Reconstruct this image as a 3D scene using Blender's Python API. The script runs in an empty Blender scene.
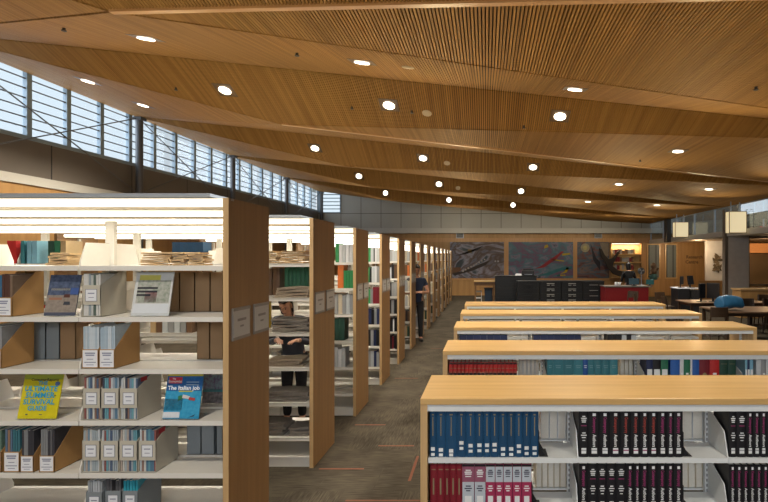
import bpy, bmesh, math, random
from mathutils import Vector, Matrix
random.seed(7)
S = bpy.context.scene
COL = S.collection
F, U0, V0, EYE = 512.0, 486.0, 259.0, 1.96       # 24 mm lens, vanishing point of the aisle, eye height

def X(u, d): return (u - U0) * d / F
def Z(v, d): return EYE + (V0 - v) * d / F

ORD = ['zeroth','first','second','third','fourth','fifth','sixth','seventh','eighth','ninth','tenth','eleventh','twelfth',
       'thirteenth','fourteenth','fifteenth','sixteenth','seventeenth','eighteenth','nineteenth','twentieth']

# ------------------------------------------------------------------ mesh builder
class MB:
    def __init__(s): s.v, s.f, s.m = [], [], []
    def poly(s, pts, mi=0):
        n = len(s.v); s.v += [tuple(p) for p in pts]; s.f.append(list(range(n, n + len(pts)))); s.m.append(mi); return s
    def box(s, x0, x1, y0, y1, z0, z1, mi=0):
        n = len(s.v)
        s.v += [(x0,y0,z0),(x1,y0,z0),(x1,y1,z0),(x0,y1,z0),(x0,y0,z1),(x1,y0,z1),(x1,y1,z1),(x0,y1,z1)]
        for f in ((0,3,2,1),(4,5,6,7),(0,1,5,4),(1,2,6,5),(2,3,7,6),(3,0,4,7)):
            s.f.append([n+i for i in f]); s.m.append(mi)
        return s
    def prism(s, pts, ext, mi=0):
        """closed polygon pts (3-D) swept by vector ext"""
        n = len(s.v); k = len(pts)
        s.v += [tuple(p) for p in pts] + [(p[0]+ext[0], p[1]+ext[1], p[2]+ext[2]) for p in pts]
        s.f.append([n+i for i in range(k)][::-1]); s.m.append(mi)
        s.f.append([n+k+i for i in range(k)]); s.m.append(mi)
        for i in range(k):
            j = (i+1) % k
            s.f.append([n+i, n+j, n+k+j, n+k+i]); s.m.append(mi)
        return s
    def tube(s, a, b, r, r2=None, seg=10, mi=0):
        a, b = Vector(a), Vector(b); r2 = r if r2 is None else r2
        d = (b - a).normalized(); t = Vector((0,0,1)) if abs(d.z) < .9 else Vector((1,0,0))
        p = d.cross(t).normalized(); q = d.cross(p)
        n = len(s.v)
        for c, rr in ((a, r), (b, r2)):
            for i in range(seg):
                an = 2*math.pi*i/seg
                s.v.append(tuple(c + p*math.cos(an)*rr + q*math.sin(an)*rr))
        for i in range(seg):
            j = (i+1) % seg; s.f.append([n+i, n+j, n+seg+j, n+seg+i]); s.m.append(mi)
        s.f.append([n+i for i in range(seg)][::-1]); s.m.append(mi)
        s.f.append([n+seg+i for i in range(seg)]); s.m.append(mi)
        return s
    def disk(s, c, nrm, r, seg=20, mi=0):
        c = Vector(c); d = Vector(nrm).normalized(); t = Vector((1,0,0)); p = d.cross(t).normalized(); q = d.cross(p)
        s.poly([c + p*math.cos(2*math.pi*i/seg)*r + q*math.sin(2*math.pi*i/seg)*r for i in range(seg)], mi); return s
    def lathe(s, prof, c=(0,0,0), seg=16, mi=0):
        n = len(s.v); k = len(prof)
        for r, z in prof:
            for i in range(seg):
                a = 2*math.pi*i/seg; s.v.append((c[0]+r*math.cos(a), c[1]+r*math.sin(a), c[2]+z))
        for j in range(k-1):
            for i in range(seg):
                i2 = (i+1) % seg
                s.f.append([n+j*seg+i, n+j*seg+i2, n+(j+1)*seg+i2, n+(j+1)*seg+i]); s.m.append(mi)
        return s
    def mesh(s, name, mats):
        me = bpy.data.meshes.new(name); me.from_pydata(s.v, [], s.f)
        mats = mats if isinstance(mats, (list, tuple)) else [mats]
        for m in mats: me.materials.append(m)
        if len(mats) > 1: me.polygons.foreach_set('material_index', s.m)
        bm = bmesh.new(); bm.from_mesh(me); bmesh.ops.recalc_face_normals(bm, faces=bm.faces); bm.to_mesh(me); bm.free()
        return me
    def obj(s, name, mats, parent=None, loc=(0,0,0), rz=0.0, smooth=False, bevel=0):
        o = bpy.data.objects.new(name, s.mesh(name, mats)); COL.objects.link(o)
        o.parent = parent; o.location = loc; o.rotation_euler = (0,0,rz)
        if smooth:
            for p in o.data.polygons: p.use_smooth = True
        if bevel:
            m = o.modifiers.new('edge', 'BEVEL'); m.width = bevel; m.segments = 2; m.limit_method = 'ANGLE'
        return o

def link_mesh(name, me, parent=None, loc=(0,0,0), rot=(0,0,0), scale=(1,1,1)):
    o = bpy.data.objects.new(name, me); COL.objects.link(o); o.parent = parent
    o.location = loc; o.rotation_euler = rot; o.scale = scale; return o
def tag(o, label=None, cat=None, group=None, kind=None):
    if label: o['label'] = label
    if cat: o['category'] = cat
    if group: o['group'] = group
    if kind: o['kind'] = kind
    return o
def thing(name, label, cat, loc=(0,0,0), rz=0.0, group=None):
    o = bpy.data.objects.new(name, None); o.empty_display_size = .05; COL.objects.link(o)
    o.location = loc; o.rotation_euler = (0,0,rz); return tag(o, label, cat, group)
def struct(o): o['kind'] = 'structure'; return o
def copy_tree(o, parent=None):
    c = o.copy(); COL.objects.link(c); c.parent = parent
    for ch in list(o.children): copy_tree(ch, c)
    return c

# ------------------------------------------------------------------ materials
_mc = {}
def new_mat(name):
    m = bpy.data.materials.new(name); m.use_nodes = True
    nt = m.node_tree; return m, nt, nt.nodes['Principled BSDF']
def plain(name, col, rough=.55, var=.12, scale=25, metal=0.0, spec=.4):
    key = (name, col, rough)
    if key in _mc: return _mc[key]
    m, nt, b = new_mat(name)
    tc = nt.nodes.new('ShaderNodeTexCoord'); n = nt.nodes.new('ShaderNodeTexNoise'); n.inputs['Scale'].default_value = scale
    mx = nt.nodes.new('ShaderNodeMix'); mx.data_type = 'RGBA'
    mx.inputs[6].default_value = (*[c*(1-var) for c in col], 1); mx.inputs[7].default_value = (*[min(1, c*(1+var)) for c in col], 1)
    nt.links.new(tc.outputs['Object'], n.inputs['Vector']); nt.links.new(n.outputs['Fac'], mx.inputs[0])
    nt.links.new(mx.outputs[2], b.inputs['Base Color'])
    b.inputs['Roughness'].default_value = rough; b.inputs['Metallic'].default_value = metal
    b.inputs['Specular IOR Level'].default_value = spec
    _mc[key] = m; return m
def wood(name, c0, c1, axis, rough=.4, sc=6.0, stretch=14, coat=0.0):
    m, nt, b = new_mat(name)
    tc = nt.nodes.new('ShaderNodeTexCoord'); mp = nt.nodes.new('ShaderNodeMapping')
    sv = [sc*stretch/4]*3; sv[axis] = sc/6; mp.inputs['Scale'].default_value = sv
    n = nt.nodes.new('ShaderNodeTexNoise'); n.inputs['Scale'].default_value = 1.0; n.inputs['Detail'].default_value = 5
    n.inputs['Roughness'].default_value = .65
    cr = nt.nodes.new('ShaderNodeValToRGB'); cr.color_ramp.elements[0].position = .3; cr.color_ramp.elements[1].position = .7
    cr.color_ramp.elements[0].color = (*c0, 1); cr.color_ramp.elements[1].color = (*c1, 1)
    nt.links.new(tc.outputs['Object'], mp.inputs['Vector']); nt.links.new(mp.outputs['Vector'], n.inputs['Vector'])
    nt.links.new(n.outputs['Fac'], cr.inputs[0]); nt.links.new(cr.outputs[0], b.inputs['Base Color'])
    b.inputs['Roughness'].default_value = rough; b.inputs['Coat Weight'].default_value = coat; b.inputs['Coat Roughness'].default_value = .25
    return m
def emit(name, col, strength):
    m, nt, b = new_mat(name)
    b.inputs['Base Color'].default_value = (*col, 1); b.inputs['Emission Color'].default_value = (*col, 1)
    b.inputs['Emission Strength'].default_value = strength; return m
def pane(name, tint, gloss=.12, rough=.05):
    m, nt, b = new_mat(name); nt.nodes.remove(b)
    t = nt.nodes.new('ShaderNodeBsdfTransparent'); t.inputs[0].default_value = (*tint, 1)
    g = nt.nodes.new('ShaderNodeBsdfGlossy'); g.inputs['Roughness'].default_value = rough
    fr = nt.nodes.new('ShaderNodeLayerWeight'); fr.inputs[0].default_value = gloss
    mx = nt.nodes.new('ShaderNodeMixShader')
    ml = nt.nodes.new('ShaderNodeMath'); ml.operation = 'MULTIPLY'; ml.inputs[1].default_value = .35
    nt.links.new(fr.outputs['Fresnel'], ml.inputs[0]); nt.links.new(ml.outputs[0], mx.inputs[0]); nt.links.new(t.outputs[0], mx.inputs[1]); nt.links.new(g.outputs[0], mx.inputs[2])
    nt.links.new(mx.outputs[0], nt.nodes['Material Output'].inputs['Surface']); return m

WOOD_TOP = wood('maple_top', (.50,.305,.112), (.66,.43,.175), 0, .3, 5, 16, .3)
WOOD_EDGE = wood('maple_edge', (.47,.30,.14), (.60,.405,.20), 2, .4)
WOOD_SHADED = wood('maple_shaded', (.17,.088,.030), (.235,.125,.046), 2, .42, 5)  # maple with the shade on the end panels put into its colour
WOOD_WALL = wood('blond_wall_wood', (.34,.185,.065), (.47,.27,.10), 2, .5, 2.5, 10)
WOOD_DARK = wood('dark_table_wood', (.030,.018,.010), (.06,.034,.018), 0, .35)
WOOD_TABLE = wood('brown_table_top', (.13,.075,.04), (.20,.12,.065), 0, .35)
STEEL = plain('cream_steel', (.72,.70,.65), .4, .03)
STEEL_W = plain('white_steel', (.70,.73,.74), .4, .03)
POST = plain('cream_post_steel', (.62,.60,.54), .45, .05)
GREYMETAL = plain('grey_metal', (.42,.46,.50), .35, .06, metal=.2)
DARKGREY = plain('dark_bronze_panel', (.13,.11,.092), .5, .12, 2)
LIGHTGREY = plain('grey_wall_panel', (.42,.40,.35), .5, .06, 1.5)
LEDGE = plain('pale_ledge', (.50,.48,.43), .5, .05)
KRAFT = plain('kraft_board', (.42,.235,.085), .7, .08, 12)
KRAFT2 = plain('brown_board', (.30,.19,.10), .7, .08, 12)
BEIGE = plain('beige_board', (.50,.47,.39), .6, .04, 12)
GREYBOARD = plain('grey_board', (.22,.25,.27), .6, .05, 12)
PAPER = plain('white_paper', (.74,.76,.80), .7, .04)
PAGES = plain('book_pages', (.66,.63,.56), .8, .1, 60)
INK = plain('ink', (.06,.06,.09), .6, .1)
BLACK = plain('black_plastic', (.012,.012,.014), .45, .2)
NEWS = plain('newsprint', (.40,.33,.25), .85, .25, 40)
NEWS2 = plain('grey_newsprint', (.25,.23,.21), .85, .3, 40)
NEWSW = plain('tan_newsprint', (.52,.36,.19), .85, .2, 40)
CONCRETE = plain('concrete', (.58,.56,.52), .8, .12, 6)
SKIN = plain('skin', (.42,.22,.14), .5, .06)
DIFF = emit('canopy_diffuser', (1.0,.91,.74), .45)
TUBE = emit('fluorescent_tube', (1.0,.93,.80), 1.6)
LENS = emit('downlight_lens', (1.0,.90,.72), 3.0)
LANTERN = emit('lantern_fabric', (1.0,.83,.50), .28)
ACRYL = pane('clear_acrylic', (.96,.97,.98), .12)
GLASS = pane('window_glass', (.93,.97,1.0), .15)
DGLASS = pane('dark_glass', (.55,.52,.48), .35)
def ink(col): return plain('print_%02x%02x%02x' % tuple(int(c*255) for c in col), col, .5, .05)

# ------------------------------------------------------------------ text
_tm = {}
def text_mesh(s, size, mat, bold=False):
    key = (s, size, mat.name)
    if key in _tm: return _tm[key]
    c = bpy.data.curves.new('lettering', 'FONT'); c.body = s; c.size = size; c.align_x = 'CENTER'; c.align_y = 'CENTER'; c.resolution_u = 2
    if bold: c.offset = size*.025
    o = bpy.data.objects.new('lettering', c); COL.objects.link(o)
    dg = bpy.context.evaluated_depsgraph_get(); me = bpy.data.meshes.new_from_object(o.evaluated_get(dg))
    bpy.data.objects.remove(o); bpy.data.curves.remove(c)
    me.materials.clear(); me.materials.append(mat)
    _tm[key] = me; return me
R90 = math.pi/2

# ================================================================== SETTING
XL, XR, YF, YB, XO = -9.02, 8.8, 27.5, -5.0, 15.0
# ---- carpet with orange accent lines
def carpet():
    m, nt, b = new_mat('carpet_planks')
    N = nt.nodes.new; L = nt.links.new
    tc = N('ShaderNodeTexCoord')
    br = N('ShaderNodeTexBrick'); br.offset = .5; br.inputs['Scale'].default_value = 1.0
    br.inputs['Brick Width'].default_value = .48; br.inputs['Row Height'].default_value = .48; br.inputs['Mortar Size'].default_value = .004
    br.inputs['Color1'].default_value = (0,0,0,1); br.inputs['Color2'].default_value = (1,1,1,1); br.inputs['Mortar'].default_value = (.3,.3,.3,1)
    L(tc.outputs['Object'], br.inputs['Vector'])
    outs = []
    for sc in ((90,6,1),(6,90,1)):
        mp = N('ShaderNodeMapping'); mp.inputs['Scale'].default_value = sc; L(tc.outputs['Object'], mp.inputs['Vector'])
        n = N('ShaderNodeTexNoise'); n.inputs['Scale'].default_value = 1; n.inputs['Detail'].default_value = 3; L(mp.outputs[0], n.inputs['Vector']); outs.append(n)
    mx = N('ShaderNodeMix'); mx.data_type = 'FLOAT'
    gt = N('ShaderNodeMath'); gt.operation = 'GREATER_THAN'; gt.inputs[1].default_value = .5; L(br.outputs['Color'], gt.inputs[0])
    L(gt.outputs[0], mx.inputs[0]); L(outs[0].outputs['Fac'], mx.inputs[2]); L(outs[1].outputs['Fac'], mx.inputs[3])
    big = N('ShaderNodeTexNoise'); big.inputs['Scale'].default_value = 3; L(tc.outputs['Object'], big.inputs['Vector'])
    ad = N('ShaderNodeMath'); ad.operation = 'MULTIPLY_ADD'; ad.inputs[1].default_value = .55; L(big.outputs['Fac'], ad.inputs[0]); L(mx.outputs[0], ad.inputs[2])
    cr = N('ShaderNodeValToRGB'); e = cr.color_ramp.elements
    e[0].position = .55; e[0].color = (.034,.028,.020,1); e[1].position = 1.0; e[1].color = (.092,.077,.055,1)
    L(ad.outputs[0], cr.inputs[0]); L(cr.outputs[0], b.inputs['Base Color']); b.inputs['Roughness'].default_value = .95
    b.inputs['Specular IOR Level'].default_value = .1
    return m
fl = MB(); fl.box(XL-.3, XO, YB, YF+.3, -.12, 0)
OR = [(-1.56,-1.14,4.77,4.795),(-1.55,-1.19,6.04,6.065),(-1.13,-.755,5.36,5.385),(-.69,-.665,4.52,5.09),(-1.14,-.52,4.14,4.165),
      (-1.5,-1.12,8.4,8.425),(-.95,-.6,7.3,7.325),(-1.2,-.8,11.2,11.225),(-.9,-.6,14.8,14.82),(-1.6,-1.2,3.1,3.125),(-.9,-.5,2.2,2.225),(-.6,-.4,17,17.03)]
for x0,x1,y0,y1 in OR: fl.box(x0, x1, y0, y1, -.01, .0015, 1)
struct(fl.obj('floor', [carpet(), plain('orange_yarn', (.16,.055,.028), .9, .2)]))

# ---- folded slatted ceiling
zL, zR = EYE+3.65, EYE+1.9
def PL(k): return Vector((XL, 8.2+4.85*k, zL))
def PR(k): return Vector((XR, 8.5+5.1*k, zR))
def PV(k): return Vector((-3.9, 5.33+4.45*k, EYE+2.571))
TRI = []
for k in range(-3, 6):
    TRI += [(PL(k),PV(k),PR(k)), (PL(k),PR(k),PV(k+1)), (PV(k+1),PR(k),PR(k+1)), (PL(k),PV(k+1),PL(k+1))]
def clip(poly, ax, lim, keep_less):
    out = []
    for i in range(len(poly)):
        a, b = poly[i], poly[(i+1) % len(poly)]
        ia = (a[ax] <= lim) if keep_less else (a[ax] >= lim); ib = (b[ax] <= lim) if keep_less else (b[ax] >= lim)
        if ia: out.append(a)
        if ia != ib: out.append(a.lerp(b, (lim-a[ax])/(b[ax]-a[ax])))
    return out
def slat_mat():
    m, nt, b = new_mat('cedar_slats'); N = nt.nodes.new; L = nt.links.new
    tc = N('ShaderNodeTexCoord'); sp = N('ShaderNodeSeparateXYZ'); L(tc.outputs['Object'], sp.inputs[0])
    dv = N('ShaderNodeMath'); dv.operation = 'DIVIDE'; dv.inputs[1].default_value = .037; L(sp.outputs[0], dv.inputs[0])
    fl_ = N('ShaderNodeMath'); fl_.operation = 'FLOOR'; L(dv.outputs[0], fl_.inputs[0])
    dy = N('ShaderNodeMath'); dy.operation = 'MULTIPLY'; dy.inputs[1].default_value = .35; L(sp.outputs[1], dy.inputs[0])
    cb = N('ShaderNodeCombineXYZ'); L(fl_.outputs[0], cb.inputs[0]); L(dy.outputs[0], cb.inputs[1])
    n = N('ShaderNodeTexNoise'); n.inputs['Scale'].default_value = .77; n.inputs['Detail'].default_value = 2; L(cb.outputs[0], n.inputs['Vector'])
    cr = N('ShaderNodeValToRGB'); e = cr.color_ramp.elements
    e[0].position = .3; e[0].color = (.23,.110,.024,1); e[1].position = .72; e[1].color = (.36,.183,.046,1)
    L(n.outputs['Fac'], cr.inputs[0]); L(cr.outputs[0], b.inputs['Base Color']); b.inputs['Roughness'].default_value = .7; b.inputs['Specular IOR Level'].default_value = .2
    return m
PIT, WID, DEP = .037, .0235, .040
ce = MB(); bk = MB()
for t in TRI:
    pl = clip(clip(list(t), 1, YF+.1, True), 1, YB, False)
    if len(pl) < 3: continue
    bk.prism([(p.x,p.y,p.z+.07) for p in pl], (0,0,.1))
    # a narrow shadow gap is left along every fold
    A, B, C = t; la, lb, lc = (B-C).length, (C-A).length, (A-B).length
    ctr = (A*la+B*lb+C*lc)/(la+lb+lc); rad = (B-A).cross(C-A).length/(la+lb+lc); f_ = 1-.02/rad
    pl = clip(clip([ctr+(p-ctr)*f_ for p in t], 1, YF+.1, True), 1, YB, False)
    if len(pl) < 3: continue
    i0 = int(math.floor(min(p.x for p in pl)/PIT)); i1 = int(math.ceil(max(p.x for p in pl)/PIT))
    for i in range(i0, i1):
        q = clip(clip(pl, 0, i*PIT, False), 0, i*PIT+WID, True)
        q = [p for j, p in enumerate(q) if (p - q[j-1]).length > 1e-5]
        if len(q) >= 3: ce.prism(q, (0,0,DEP))
SLAT = slat_mat()
struct(ce.obj('ceiling', SLAT))
struct(bk.obj('ceiling_backing', plain('ceiling_backing', (.018,.010,.005), .9, .1)))
tr = MB()
def strip(a, b, w, z=0.0):
    d = (b-a).normalized(); n = Vector((-d.y, d.x, 0)).normalized()*w/2
    tr.prism([a-n+Vector((0,0,z)), a+n+Vector((0,0,z)), b+n+Vector((0,0,z)), b-n+Vector((0,0,z))], (0,0,.04))
strip(PV(0), PR(-1), .07, -.012); strip(PV(1), PR(1), .06, -.010)  # edge trim on one fold; other strip paints the lit facet's pale band
struct(tr.obj('trim_1', wood('fold_trim_lit_band', (.40,.19,.06), (.50,.26,.09), 0)))

def on_ceiling(x, y):
    for a, b, c in TRI:
        d = (b.y-c.y)*(a.x-c.x)+(c.x-b.x)*(a.y-c.y)
        l1 = ((b.y-c.y)*(x-c.x)+(c.x-b.x)*(y-c.y))/d; l2 = ((c.y-a.y)*(x-c.x)+(a.x-c.x)*(y-c.y))/d
        if l1 >= -1e-6 and l2 >= -1e-6 and l1+l2 <= 1+1e-6:
            n = (b-a).cross(c-a).normalized()
            if n.z > 0: n = -n
            return l1*a.z+l2*b.z+(1-l1-l2)*c.z, n
    return 4.5, Vector((0,0,-1))
def ceil_at(u, v):
    """plan position on the ceiling along one line of sight"""
    dr = Vector(((u-U0)/F, 1.0, (V0-v)/F)); best = None
    for a, b, c in TRI:
        n = (b-a).cross(c-a); dn = n.dot(dr)
        if abs(dn) < 1e-9: continue
        t = n.dot(a-Vector((0,0,EYE)))/dn; p = Vector((0,0,EYE))+dr*t
        if t > 0 and (best is None or t < best[0]):
            d = (b.y-c.y)*(a.x-c.x)+(c.x-b.x)*(a.y-c.y)
            l1 = ((b.y-c.y)*(p.x-c.x)+(c.x-b.x)*(p.y-c.y))/d; l2 = ((c.y-a.y)*(p.x-c.x)+(a.x-c.x)*(p.y-c.y))/d
            if l1 >= 0 and l2 >= 0 and l1+l2 <= 1: best = (t, p.x, p.y)
    return best[1:] if best else (0, 10)

# ---- left clerestory wall
def sill(y): return 4.35+(y-9.5)*.0106
w = MB(); w.box(XL-.3, XL, YB, YF, 0, 3.42); struct(w.obj('wall_left', WOOD_WALL))
w = MB(); w.box(XL-.3, XL+.03, YB, YF, 3.42, 3.60); struct(w.obj('trim_2', LEDGE))
w = MB(); w.prism([(XL-.3,YB,3.6),(XL-.3,YF,3.6),(XL-.3,YF,sill(YF)),(XL-.3,YB,sill(YB))], (.3,0,0))
for i in range(12):
    y = 3.4+2.41*i; w.box(XL-.01, XL+.004, y-.012, y+.012, 3.6, sill(y), 1)
struct(w.obj('wall_left_upper', [DARKGREY, BLACK]))
COLS = [-1.4, 3.4, 8.2, 13.0, 17.8, 22.6, 27.4]
MULL = plain('blue_grey_mullion', (.22,.28,.33), .4, .05)
LOUV = plain('louver_blade', (.11,.12,.125), .4, .05)
for i in range(len(COLS)-1):
    y0, y1 = COLS[i], COLS[i+1]
    win = struct(thing('window_%d' % (i+1), None, None, (XL, y0, 0)))
    fr = MB()
    for j in range(5):
        y = (y1-y0)*j/5
        fr.box(-.09, .0, y-.055, y+.055, sill(y0+y)-.02, zL+.05)
    fr.prism([(-.16,0,sill(y0)-.05),(-.16,y1-y0,sill(y1)-.05),(-.16,y1-y0,sill(y1)+.03),(-.16,0,sill(y0)+.03)], (.17,0,0))
    struct(fr.obj('window_frame', MULL, win))
    lv = MB()
    for j in range(1, 7):
        z = j*.19
        lv.prism([(-.06,0,sill(y0)+z),(-.06,y1-y0,sill(y1)+z),(-.06,y1-y0,sill(y1)+z+.026),(-.06,0,sill(y0)+z+.026)], (.03,0,0))
    struct(lv.obj('louver', LOUV, win))
    g = MB(); g.box(-.08, -.075, 0, y1-y0, sill(y0)-.05, zL+.05); struct(g.obj('pane', GLASS, win))
    # a steel column and the cross brace of the bay
POSTM = plain('steel_column', (.10,.10,.105), .4, .05, metal=.4)
nm = ['','','','nearest','second','third','farthest']
for i, y in enumerate(COLS):
    o = MB(); o.tube((0,0,0),(0,0,zL-.1), .085, seg=14); o.box(-.11,.11,-.11,.11,zL-.14,zL-.06); o.box(-.13,.13,-.13,.13,0,.02)
    struct(o.obj('trim_%d' % (i+10), POSTM, None, (XL+.22, y, 0)))
for i in range(1, len(COLS)-1):
    y0, y1 = COLS[i], COLS[i+1]
    wl = ['','behind','left edge','','second','third'][i]
    t = thing('cross_brace', 'thin steel X brace rods across the %s clerestory window bay' % ['first','nearest','leftmost','middle','second farthest','farthest'][i], 'brace', (XL+.2, y0, 3.6), 0, 'window cross braces')
    for n, (a, b) in enumerate((((0,.1,2.45-.55),(0,y1-y0-.1,.05)), ((0,.1,.05),(0,y1-y0-.1,1.9)))):
        MB().tube(a, b, .014, seg=6).obj('brace_rod', POSTM, t)
    if i < 2:
        for c in list(t.children): bpy.data.objects.remove(c)
        bpy.data.objects.remove(t)

# ---- far wall
w = MB(); w.box(XL-.3, XO, YF, YF+.3, 0, 3.45); struct(w.obj('wall_far', WOOD_WALL))
w = MB()
wx0, wx1, wz0, wz1 = X(320,YF), X(341,YF), Z(212.5,YF), Z(191,YF)
w.box(wx1, XR+2.0, YF, YF+.3, 3.45, 6.4); w.box(XL-.3, wx1, YF, YF+.3, 3.45, wz0); w.box(XL-.3, wx1, YF, YF+.3, wz1, 6.4)
for i in range(18):
    x = wx1+1.075*i; w.box(x-.014, x+.014, YF-.004, YF+.01, 3.5, 6.2, 1)
w.box(XL, XR+3, YF-.004, YF+.01, Z(213.5,YF)-.014, Z(213.5,YF)+.014, 1)
struct(w.obj('wall_far_upper', [LIGHTGREY, DARKGREY]))
win = struct(thing('window_9', None, None, (0,YF,0)))
fr = MB()
for z in [wz0+(wz1-wz0)*i/6 for i in range(7)]: fr.box(wx0, wx1, -.02, .05, z-.02, z+.02)
fr.box(wx0-.15, wx0, -.05, .1, wz0, wz1); fr.box(wx1-.05, wx1, -.05, .1, wz0, wz1)
struct(fr.obj('window_frame', MULL, win)); struct(MB().box(wx0, wx1, .1, .105, wz0, wz1).obj('pane', GLASS, win))
w = MB(); w.box(-7.0, X(690,YF), YF-.35, YF, Z(233.5,YF), Z(228.5,YF)); struct(w.obj('trim_3', LEDGE))
w = MB(); w.box(-7.0, X(690,YF), YF-.06, YF, Z(242,YF), Z(238,YF)); w.box(X(504,YF),X(508.5,YF),YF-.06,YF,Z(278.5,YF),Z(242,YF)); w.box(X(573,YF),X(577,YF),YF-.06,YF,Z(278.5,YF),Z(242,YF))
w.box(-7.0, X(648,YF), YF-.05, YF, Z(280,YF), Z(278,YF))
struct(w.obj('trim_4', wood('frame_wood', (.42,.22,.08),(.55,.31,.12),2)))
for u in (460, 598):
    tag(MB().box(-.2,.2,-.1,0,-.16,.16).box(-.17,.17,-.11,-.1,-.13,.13,1).obj('air_vent', [GREYMETAL, plain('vent_grille',(.16,.16,.15),.5)], None, (X(u,YF), YF, Z(235.3,YF))),
        'small grey square vent on the wood header above the %s mural' % ('left' if u == 460 else 'right'), 'vent', 'wall vents')

# ---- the rest of the shell
struct(MB().box(XL-.3, XO, YB-.3, YB, 0, 6).obj('wall_back', WOOD_WALL))
struct(MB().box(XO, XO+.3, YB, YF+.3, 0, 2.98).obj('wall_right', plain('brown_wall',(.10,.075,.05),.7,.1,2)))
struct(MB().box(XR-.05, XR+.35, YB, YF, 2.78, 2.98).obj('trim_5', LEDGE))
struct(MB().box(XR+.35, XO, YB, YF, 2.86, 2.98).obj('ceiling_side', plain('side_soffit',(.20,.15,.10),.7,.1,2)))
cw = struct(thing('window_10', None, None, (XR,0,2.98)))
fr = MB(); 
for i in range(18): fr.box(-.03,.03, YB+1.9*i-.03, YB+1.9*i+.03, 0, .95)
fr.box(-.04,.04,YB,YF,.86,.95)
struct(fr.obj('window_frame', GREYMETAL, cw)); struct(MB().box(-.006,.0,YB,YF,0,.9).obj('pane', GLASS, cw))
w = MB(); w.box(XR+1.9,XR+2.0,21.7,YF,2.98,6); w.box(XR+1.9,XR+2.0,YB,21.7,2.98,3.80); struct(w.obj('wall_right_upper', plain('grey_outer_wall',(.20,.165,.12),.7,.1,1)))

# ================================================================== DOWNLIGHTS
def disc_axes(n):
    n = Vector(n).normalized(); p = Vector((1,0,0)) - n*n.x; p.normalize(); return n, p, n.cross(p)
def spot(x, y, z, e, ang=2.3):
    l = bpy.data.lights.new('downlight_lamp', 'SPOT'); l.energy = e; l.color = (1.0,.91,.76); l.spot_size = ang; l.spot_blend = .7; l.shadow_soft_size = .09
    o = bpy.data.objects.new('downlight_lamp', l); COL.objects.link(o); o.location = (x,y,z); return o
DL = [(225,90),(362,62),(389,105),(560,116),(678,151),(146,38),(88,81),(143,105),(315,148),(423,158),(533,167),(619,184),(709,189),(575,89),
      (439,184),(521,191),(359,176),(385.5,193),(449,200),(513,205),(588,201.5),(657,205)]
DLN = ['large round downlight left of center in the slatted ceiling','downlight on the pale narrow ceiling facet above the second bookcases','bright downlight at the upper middle of the slatted ceiling',
 'bright downlight right of center in the upper slatted ceiling','bright rightmost large downlight in the slatted ceiling','downlight near the upper left corner of the ceiling','upper of two downlights close above the left clerestory windows',
 'lower of two downlights close above the left clerestory windows','downlight left of center above the second clerestory column','middle downlight beneath the two bright upper ones','downlight in the ceiling right of the middle one',
 'downlight in the ceiling above the red desk','downlight near the right end of the lower ceiling fold','downlight on the pale narrow facet at upper right','small far downlight above the left mural','small far downlight above the middle mural',
 'far left small downlight near the end of the clerestory','smallest downlight at left above the grey wall panels','tiny downlight just above the grey panels over left mural','tiny downlight just above the grey panels over middle mural',
 'tiny downlight just above the grey panels over right mural','tiny downlight above the hanging lantern at right']
for (u,v), lab in zip(DL, DLN):
    x, y = ceil_at(u, v); z, n = on_ceiling(x, y); n, p, q = disc_axes(n)
    t = thing('recessed_downlight', lab, 'ceiling light', (x,y,z), 0, 'recessed ceiling downlights')
    def sq(h, o): return [n*o+p*a*h+q*b*h for a,b in ((-1,-1),(1,-1),(1,1),(-1,1))]
    fr = MB(); a, b_ = sq(.165,.004), sq(.13,.004)
    for i in range(4): fr.prism([a[i],a[(i+1)%4],b_[(i+1)%4],b_[i]], -n*.006)
    fr.poly(sq(.165,.001)[::-1])
    fr.obj('trim_frame', plain('bronze_trim',(.10,.055,.022),.5), t)
    MB().prism([n*.010+p*math.cos(i*.3142)*.102+q*math.sin(i*.3142)*.102 for i in range(20)], n*.008).obj('lens', LENS, t)
    spot(x, y, z-.34, 170)
for x in (-6,-2,2,6):
    for y in (-3,1.0,4.2): spot(x, y, 4.2, 130)
for j, (u,v) in enumerate([(408,67),(427,113),(447,163),(458,188)]):
    x, y = ceil_at(u, v); z, n = on_ceiling(x, y); n, p, q = disc_axes(n)
    tag(MB().prism([p*math.cos(i*.3142)*.085+q*math.sin(i*.3142)*.085 for i in range(20)], n*.012).prism([n*.012+p*math.cos(i*.3142)*.06+q*math.sin(i*.3142)*.06 for i in range(20)], n*.006).obj('ceiling_speaker', plain('speaker_grille',(.48,.38,.26),.6), None, (x,y,z)),
        'small pale round speaker in the ceiling, %s in its line' % ['nearest','second nearest','third nearest','farthest'][j], 'speaker', 'ceiling speakers')
for j, (u,v) in enumerate([(64,28),(176,88),(352,107),(297,53),(756,87),(412,53+58),(524,126),(640,160)]):
    x, y = ceil_at(u, v); z, n = on_ceiling(x, y)
    tag(MB().tube((0,0,.01),(0,0,-.03),.02,.016).tube((0,0,-.03),(0,0,-.04),.03,.03).obj('sprinkler_head', plain('dark_sprinkler',(.03,.02,.012),.5), None, (x,y,z)),
        ['tiny dark sprinkler at the far upper left of the ceiling','tiny dark sprinkler left of the large left downlight','tiny dark sprinkler left of the upper middle downlight','tiny dark sprinkler on the pale facet left of center',
         'tiny dark sprinkler at the right edge of the ceiling','tiny dark sprinkler above the second ceiling speaker','tiny dark sprinkler under the bright right of center downlight','tiny dark sprinkler above the downlight over the red desk'][j], 'sprinkler', 'ceiling sprinklers')

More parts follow.
